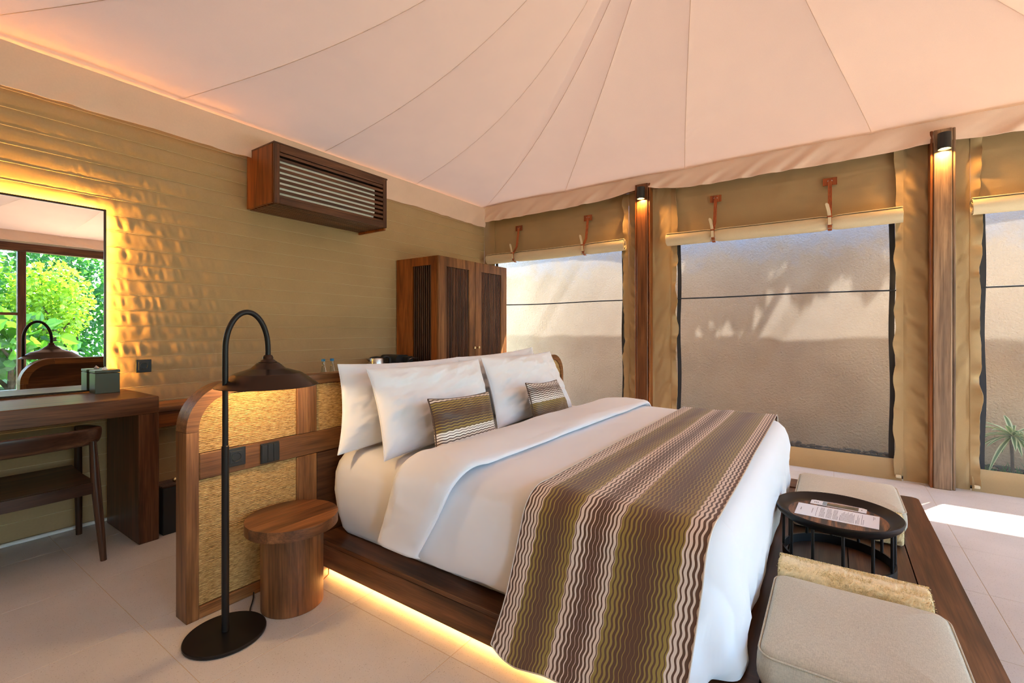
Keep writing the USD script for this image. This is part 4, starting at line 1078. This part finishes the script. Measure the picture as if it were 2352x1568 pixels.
for (x0, x1, s0, s1, ztop) in ((WX0 + .001, 3.584, 3.166, 3.492, 1.690), (3.589, WX1 - .014, 3.680, 4.018, 1.690)):
    d = obj('door', prism(sbox(x0, .06, x1, WZ).difference(sbox(s0, .22, s1, ztop)), 'y', WY0 - .004, WY0 + .017), W_HEAD['z'], wd)
    # sub-parts of the door
    obj('slat_backing', bx(s0 - .01, s1 + .01, WY0 + .012, WY0 + .016, .21, ztop + .01), W_BLACK['z'], d)
    n = 15
    for k in range(n):
        x = s0 + .004 + k * ((s1 - s0 - .004) / n)
        obj('slat', bx(x, x + (s1 - s0) / n * .56, WY0 - .001, WY0 + .0115, .224, ztop - .004, .002), W_DARK['z'], d)
    kx = 3.557 if x0 < 3.3 else 3.622
    kn = lathe([(0, 0), (.006, 0), (.005, .012), (.012, .016), (.013, .022), (.008, .027), (0, .028)], 0, 0, 16)
    obj('knob', (np.c_[kn[0][:, 0] + kx, WY0 - .004 - kn[0][:, 2], kn[0][:, 1] + .935], kn[1]), M_BRASS, d, smooth=True)
obj('edge_post', bx(WX1 - .013, WX1, WY0 - .003, WY0 + .017, 0, WZ), W_RED['z'], wd)
obj('plinth', bx(WX0 + .022, WX1 - .022, WY0 + .03, WY1 - .03, 0, .058), W_BLACK['x'], wd)

# ------------------------------------------------------------------ air conditioner in its slatted wooden box
AX0, AX1, AYf, AZ0, AZ1 = 1.669, 2.640, 3.098, 1.965, 2.368
ac = thing('air_conditioner_cover', 'slatted wooden box high on the back wall hiding the air conditioner', 'air conditioner cover')
obj('end_panel', bx(AX0, AX0 + .020, AYf + .024, 3.46, AZ0 + .005, AZ1, .002), W_RED['z'], ac)
obj('end_panel', bx(AX1 - .020, AX1, AYf + .024, 3.46, AZ0 - .018, AZ1, .002), W_RED['z'], ac)
obj('front_stile', bx(AX0 + .004, AX0 + .042, AYf, AYf + .022, AZ0, AZ1, .002), W_DARK['z'], ac)
obj('front_stile', bx(AX1 - .046, AX1 - .008, AYf, AYf + .022, AZ0, AZ1, .002), W_DARK['z'], ac)
obj('front_rail', bx(AX0 + .042, AX1 - .046, AYf, AYf + .022, AZ1 - .050, AZ1, .002), W_DARK['x'], ac)
obj('front_rail', bx(AX0 + .042, AX1 - .046, AYf, AYf + .022, AZ0, AZ0 + .040, .002), W_DARK['x'], ac)
zz = np.linspace(AZ0 + .052, AZ1 - .062, 9)
for z in zz:
    obj('front_slat', bx(AX0 + .040, AX1 - .044, AYf + .004, AYf + .014, z - .0115, z + .0080, .0015), W_DARK['x'], ac)
for k in range(8):
    y = AYf + .030 + k * .042
    obj('bottom_slat', bx(AX0 + .020, AX1 - .020, y, y + .032, AZ0 - .001, AZ0 + .016, .0015), W_DARK['x'], ac)
obj('top_board', bx(AX0, AX1, AYf, 3.46, AZ1, AZ1 + .012, .002), W_DARK['x'], ac)
au = thing('air_conditioner', 'white air conditioner behind the slats of the wooden box', 'air conditioner')
prf = Polygon([(3.18, 2.00), (3.14, 2.035), (3.122, 2.08), (3.122, 2.262), (3.135, 2.285), (3.44, 2.285), (3.44, 2.00)])
obj('unit_case', prism(prf, 'x', AX0 + .03, AX1 - .115), M_WHITEP, au)
obj('air_flap', bx(AX0 + .05, AX1 - .15, 3.128, 3.134, 2.018, 2.046, .001), M_WHITEP, au)

# cove light strip above the back valance
cv = thing('cove_light', 'warm cove light strip hidden above the back valance at the left', 'light strip')
obj('light_strip', bx(X0 + .1, 1.55, 3.372, 3.384, 2.618, 2.628, 0), M_LEDC, cv)

# ------------------------------------------------------------------ foot bench: cushions, towels, tray
def bench_cushion(label, x0, x1):
    t = thing('bench_cushion', label, 'cushion', (0, 0, 0))
    z0, z1 = .149, .268
    dd = lambda P, n, d, z: np.c_[P[:, :2] + (n * (.004 * (meshkit.noise(np.c_[P[:, :2] * 9, P[:, 2:] * 9], 2) - .5))[:, None] if d < .05 else 0), P[:, 2] + ((meshkit.noise(np.c_[P[:, :2] * 5, P[:, 2:]], 4) - .5) * .006 if d > .02 and z > .2 else 0)]
    obj('cushion_cover', ringsolid(x0, x1, -.285, .172, .045, [(.23, z0), (.03, z0 + .001), (.010, z0 + .012), (.001, z0 + .035), (0, z0 + .055), (.002, z1 - .035), (.012, z1 - .014), (.022, z1 - .007), (.045, z1 - .001), (.08, z1 + .006), (.15, z1 + .010), (.23, z1 + .011)], 26, 8, dd), M_CUSH, t, smooth=True)
    p, n = rring(x0 + .0055, x1 - .0055, -.2795, .1665, .04, 0, 26, 8)
    obj('piping', tube(np.c_[p, np.full(len(p), z1 - .0185)], .0028, 7, closed=True), M_CUSH, t)
    return t


bench_cushion('oatmeal bench cushion nearest the camera at the foot of the bed', 1.372, 1.872)
bench_cushion('oatmeal bench cushion at the window end of the foot bench', 2.80, 3.275)


def towel(label, x0, x1, y0, y1, z1, seed):
    t = thing('towel', label, 'towel', (0, 0, 0))
    th = np.linspace(0, 2 * np.pi, 72, endpoint=False)
    yv = np.linspace(y0, y1, 110)
    cx, cz, rx_, rz_ = (x0 + x1) / 2, (.149 + z1) / 2, (x1 - x0) / 2, (z1 - .149) / 2
    co, si = np.sign(np.cos(th)) * np.abs(np.cos(th)) ** .62, np.sign(np.sin(th)) * np.abs(np.sin(th)) ** .62
    YY = np.repeat(yv[:, None], 72, 1)
    ee = np.clip(np.minimum(yv - y0, y1 - yv) / .012, 0, 1) ** .5
    q = np.stack([co[None] * 1.0 + 0 * YY, YY * 14, si[None] + 0 * YY], -1)
    big = (meshkit.noise(q * np.array([3, 1, 3]), seed) - .5) * .010
    fuzz = (rng.random(YY.shape) - .5) * .003
    k = 1 + (big + fuzz) / .06
    P = np.stack([cx + rx_ * co[None] * k * (.86 + .14 * ee[:, None]), YY, cz + rz_ * si[None] * np.where(si[None] < -.9, 1, k) * (.86 + .14 * ee[:, None])], -1)
    P[..., 2] = np.maximum(P[..., 2], .149)
    v, f = grid(P, cv=True); n = 72; l = 109 * n
    v = np.vstack([v, P[0].mean(0) + [0, -.006, 0], P[-1].mean(0) + [0, .006, 0]]); i = np.arange(n); j = (i + 1) % n
    f = np.vstack([f, np.stack([np.full(n, len(v) - 2), j, i], 1), np.stack([np.full(n, len(v) - 1), l + i, l + j], 1)])
    obj('terry_cloth', (v, f), M_TOWEL, t, smooth=True)
    # pile tufts
    m = 10000
    a = rng.random(m) * math.pi * 1.1 - .05 * math.pi; yy_ = y0 + (y1 - y0) * rng.random(m)
    ca, sa = np.sign(np.cos(a)) * np.abs(np.cos(a)) ** .62, np.sign(np.sin(a)) * np.abs(np.sin(a)) ** .62
    base = np.c_[cx + rx_ * ca * .98, yy_, cz + rz_ * sa * .98]
    nn_ = np.c_[np.cos(a) * .8, rng.standard_normal(m) * .4, np.sin(a)] + rng.standard_normal((m, 3)) * .35; nn_ /= np.linalg.norm(nn_, axis=1, keepdims=True)
    sd = np.cross(nn_, rng.standard_normal((m, 3))); sd /= np.linalg.norm(sd, axis=1, keepdims=True)
    V = np.stack([base - sd * .0009, base + sd * .0009, base + nn_ * .0042 + sd * .0006, base + nn_ * .0042 - sd * .0006], 1).reshape(-1, 3)
    F_ = (np.array([[0, 1, 2], [0, 2, 3]])[None] + (np.arange(m) * 4)[:, None, None]).reshape(-1, 3)
    tag(obj('pile', (V, F_), M_TOWEL, t, smooth=False), kind='stuff')
    return t


towel('rolled cream terry towel tucked beside the near bench cushion', 1.884, 2.040, -.255, .165, .272, 3)
towel('rolled cream terry towel tucked beside the far bench cushion', 2.632, 2.788, -.255, .165, .272, 9)

TR = (2.345, -.010)
ty = thing('tray_table', 'round black tray table with slim spindles on the foot bench', 'tray table', (TR[0], TR[1], .149))
obj('base_ring', lathe([(.186, 0), (.194, 0), (.194, .036), (.186, .036), (.186, 0)], 0, 0, 64), M_BLACK, ty, smooth=30)
for k in range(12):
    a = k * math.pi / 6 + .1
    obj('spindle', cyl(.189 * math.cos(a), .189 * math.sin(a), .034, .176, .0058, 10), M_BLACK, ty)
obj('tray', lathe([(0.0000, .168), (0.1681, .168), (0.1958, .176), (0.2120, .190), (0.2187, .205), (0.2197, .211), (0.2158, .2145), (0.2101, .212), (0.2025, .203), (0.1872, .192), (0.1776, .188), (0.1719, .187), (0.0000, .187)], 0, 0, 96), M_BLACK, ty, smooth=50)
obj('tray_inlay', cyl(0, 0, .1872, .1884, .171, 72), M_ZEBRA, ty)
zt = .149 + .1884


def sheet_flat(a, b, c, d, z, t=.0006):
    pts = [a, b, c, d]
    v = np.array([(x, y, z + .0004) for x, y in pts] + [(x, y, z + .0004 + t) for x, y in pts])
    f = np.array([[0, 1, 2], [0, 2, 3], [4, 6, 5], [4, 7, 6], [0, 4, 5], [0, 5, 1], [1, 5, 6], [1, 6, 2], [2, 6, 7], [2, 7, 3], [3, 7, 4], [3, 4, 0]])
    return v, f[:, ::-1]


lt = thing('letter', 'white printed letter sheet lying on the tray table', 'paper', (0, 0, 0))
la, lb, lc, ld = map(np.array, ((2.430, .128), (2.277, .136), (2.268, -.143), (2.425, -.155)))
obj('sheet', sheet_flat(la, lb, lc, ld, zt), M_PAPER, lt)


def on_sheet(u, v):
    return (la * (1 - u) + lb * u) * (1 - v) + (ld * (1 - u) + lc * u) * v


bars = []
zl = zt + .00105
lines = [(.055, .40, .62, 3), (.20, .30, .72, 1.8), (.255, .10, .9, 1)] + [(.30 + k * .0135, .10, .9 - .35 * (k == 4), 1) for k in range(5)] + [(.385 + k * .0135, .10, .9 - .3 * (k == 4), 1) for k in range(5)] + [(.465 + k * .0135, .10, .9 - .5 * (k == 4), 1) for k in range(5)] + [(.545, .10, .55, 2)] + [(.562 + k * .0145, .10, .72 + .18 * ((k * 7) % 3) / 2, 1) for k in range(11)] + [(.735, .1, .36, 2), (.752, .1, .8, 1), (.768, .1, .6, 1), (.800, .1, .9, 1), (.82, .1, .5, 1), (.93, .62, .9, 1), (.945, .70, .86, 1)]
for v0, u0, u1, wgt in lines:
    u = u0
    while u < u1:
        w = .02 + .05 * rng.random(); ue = min(u + w, u1)
        q = [on_sheet(1 - u, v0), on_sheet(1 - ue, v0), on_sheet(1 - ue, v0 + .0052 * wgt ** .5), on_sheet(1 - u, v0 + .0052 * wgt ** .5)]
        bars.append(sheet_flat(*q, zl - .0004, .00008)); u = ue + .012
tag(obj('printed_text', merge(*bars), plain('grey_ink', (.16, .16, .17), .7), lt), kind='stuff')
pcd = thing('postcard', 'small card with a landscape photograph lying beside the letter', 'card', (0, 0, 0))
pa, pb, pcc, pdd = map(np.array, ((2.508, .082), (2.447, .086), (2.438, -.112), (2.500, -.118)))
obj('card', sheet_flat(pa, pb, pcc, pdd, zt), M_PAPER, pcd)
pu = lambda u, v: (pa * (1 - u) + pb * u) * (1 - v) + (pdd * (1 - u) + pcc * u) * v
M_PHOTO = mat('landscape_print', {'g': ('geometry', {}), 'm': ('mapping', {'scale': (16, 10, 1)}), 'n': ('noise_texture', {'scale': 1.0, 'detail': 5.0}), 'r': ('rgb_ramp', {'ramp': [(.3, Cs(60, 56, 40)), (.45, Cs(110, 100, 70)), (.55, Cs(170, 130, 96)), (.7, Cs(120, 110, 86))]}), 'p': ('principled_bsdf', {'roughness': .4})}, [('g.position', 'm.vector'), ('m.vector', 'n.vector'), ('n.fac', 'r.fac'), ('r.color', 'p.base_color')], 'p.BSDF')
obj('photo_print', sheet_flat(pu(.10, .30), pu(.90, .30), pu(.90, .86), pu(.10, .86), zt + .0007, .0001), M_PHOTO, pcd)
obj('photo_sky', sheet_flat(pu(.10, .22), pu(.90, .22), pu(.90, .295), pu(.10, .295), zt + .0007, .0001), plain('sky_print', Cs(150, 165, 170), .4), pcd)
tag(obj('printed_text', merge(*[sheet_flat(pu(.4, v), pu(.62, v), pu(.62, v + .012), pu(.4, v + .012), zt + .0007, .0001) for v in (.07, .10, .13, .91)]), M_INK, pcd), kind='stuff')

# ------------------------------------------------------------------ rolled blinds and leather straps
straps = [[(2.973), (2.107)], [(.865), (.025)], [(-1.25)]]
slab = [['leather strap with buckle on the rolled blind nearest the wardrobe', 'leather strap with buckle on the rolled blind just left of the red-brown post'], ['left leather strap with buckle on the blind over the wide middle window', 'right leather strap with buckle on the blind over the wide middle window'], ['leather strap on the rolled blind past the right edge']]
RZ, RX, RR = 1.942, 4.385, .060
for b, (a0, a1, cl, cr) in enumerate(bays):
    t = thing('rolled_blind', ['rolled canvas blind above the window beside the wardrobe', 'rolled canvas blind above the wide window between the posts', 'rolled canvas blind at the right edge of the view'][b], 'blind')
    y0, y1 = a0 - .03 - (.01 if b == 1 else 0), a1 + .05 + (.02 if b == 1 else 0)
    yv = np.linspace(y0, y1, 90)
    ph = np.linspace(0, 2 * np.pi * 4.25, 150)
    r0 = .022 + (RR - .022) * (ph / ph[-1])
    pin = np.ones(90); sag = np.zeros(90)
    for s in straps[b]:
        pin -= .16 * np.exp(-((yv - s) / .035) ** 2)
    sag = -.006 * np.sin(np.pi * (yv - y0) / (y1 - y0)) + .004 * (meshkit.noise(np.stack([yv * 2, 0 * yv, 0 * yv], -1), 3 + b) - .5)
    crease = .0035 * (meshkit.noise(np.stack([np.repeat(yv[:, None] * 16, 150, 1), np.repeat(ph[None], 90, 0), np.zeros((90, 150))], -1), 6 + b) - .5) * sum(np.exp(-((yv - s) / .12) ** 2) for s in straps[b])[:, None]
    ang = ph[None] - ph[-1] + 2.2
    off = .0035 * np.sin(ph * 1.3)[None] * np.exp(-(np.minimum(yv - y0, y1 - yv) / .03) ** 2)[:, None]
    rr_ = (r0[None] + crease) * pin[:, None]
    P = np.stack([RX + rr_ * np.cos(ang), yv[:, None] + off + 0 * rr_, RZ + sag[:, None] + rr_ * np.sin(ang)], -1)
    obj('rolled_canvas', thick(P, .003), M_ROLL, t, smooth=True)
    obj('hanging_canvas', thick(np.stack([np.stack([np.full(20, XW + .0), np.linspace(y0 + .03, y1 - .03, 20), np.full(20, 2.0)], -1), np.stack([np.full(20, RX + .055), np.linspace(y0 + .03, y1 - .03, 20), np.full(20, 1.955)], -1)], 1), .002), M_ROLL, t)

s0 = None
for b, ss in enumerate(straps):
    for k, y in enumerate(ss):
        loc = (XW, y, 2.275)
        if s0 is None:
            s0 = st_ = thing('blind_strap', slab[b][k], 'strap', loc)
            obj('leather_patch', bx(-.006, -.001, -.047, .047, -.030, .030, .002), M_LEATH, st_)
            for q in (-.012, .012):
                rv = lathe([(0, 0), (.006, 0), (.005, .003), (0, .004)], 0, 0, 12); obj('rivet', (np.c_[-.006 - rv[0][:, 2], rv[0][:, 0] + q, rv[0][:, 1] + .004], rv[1]), M_STEEL, st_)
            cx_, cz_, R_ = RX - XW, RZ - 2.275, RR + .004
            pts = [(-.010, .004), (-.016, -.05), (-.05, -.22), (cx_ - R_ * .72, cz_ + R_ * .62)] + [(cx_ + R_ * math.cos(a), cz_ + R_ * math.sin(a)) for a in np.radians(np.linspace(155, 270, 9))]
            pth = np.array([(x, 0, z) for x, z in pts])
            obj('leather_strap', thick(np.stack([pth + [0, -.0135, 0], pth + [0, .0135, 0]], 1), .003), M_LEATH, st_)
            tg = np.array([(cx_ - R_ - .005, 0, cz_ - .03), (cx_ - R_ - .010, .001, cz_ + .02), (cx_ - R_ - .018, .006, cz_ + .07), (cx_ - R_ - .022, .018, cz_ + .125), (cx_ - R_ - .022, .022, cz_ + .135)])
            wdh = np.array([.011, .011, .0115, .0115, .004])
            obj('canvas_tongue', thick(np.stack([tg - np.c_[0 * wdh, wdh, 0 * wdh], tg + np.c_[0 * wdh, wdh, 0 * wdh]], 1), .003), M_ROLL, st_)
            obj('keeper', bx(cx_ - R_ - .018, cx_ - R_ - .004, -.0165, .0165, cz_ + .026, cz_ + .037, .002), M_LEATH, st_)
            bk = np.array([(cx_ - R_ + .010 + .002, y_, cz_ - .042 + z_) for y_, z_ in ((-.018, -.014), (.018, -.014), (.018, .014), (-.018, .014))])
            bk[:, 0] = cx_ - R_ * .92
            loop = np.vstack([np.linspace(bk[i], bk[(i + 1) % 4], 6)[:-1] for i in range(4)])
            obj('buckle', tube(loop, .0025, 7, closed=True), M_STEEL, st_)
        else:
            copy(s0, 'blind_strap', loc, slab[b][k])

# things of a kind share a group
GROUPS = {'pillow': 'white pillows against the headboard', 'scatter_cushion': 'striped scatter cushions on the bed', 'bench_cushion': 'oatmeal cushions on the foot bench', 'towel': 'rolled towels on the foot bench',
          'water_bottle': 'glass bottles on the console', 'drinking_glass': 'drinking glasses on the console', 'wooden_post': 'wooden posts of the window wall', 'downlight': 'downlights on the posts',
          'rolled_blind': 'rolled canvas blinds over the windows', 'blind_strap': 'leather straps on the rolled blinds', 'garden_shrub': 'shrubs in the garden behind the doors'}
for p in stage.GetPrimAtPath('/World').GetChildren():
    base = p.GetName()
    if base[-4:-3] == '_' and base[-3:].isdigit():
        base = base[:-4]
    if base in GROUPS:
        p.SetCustomDataByKey('group', GROUPS[base])
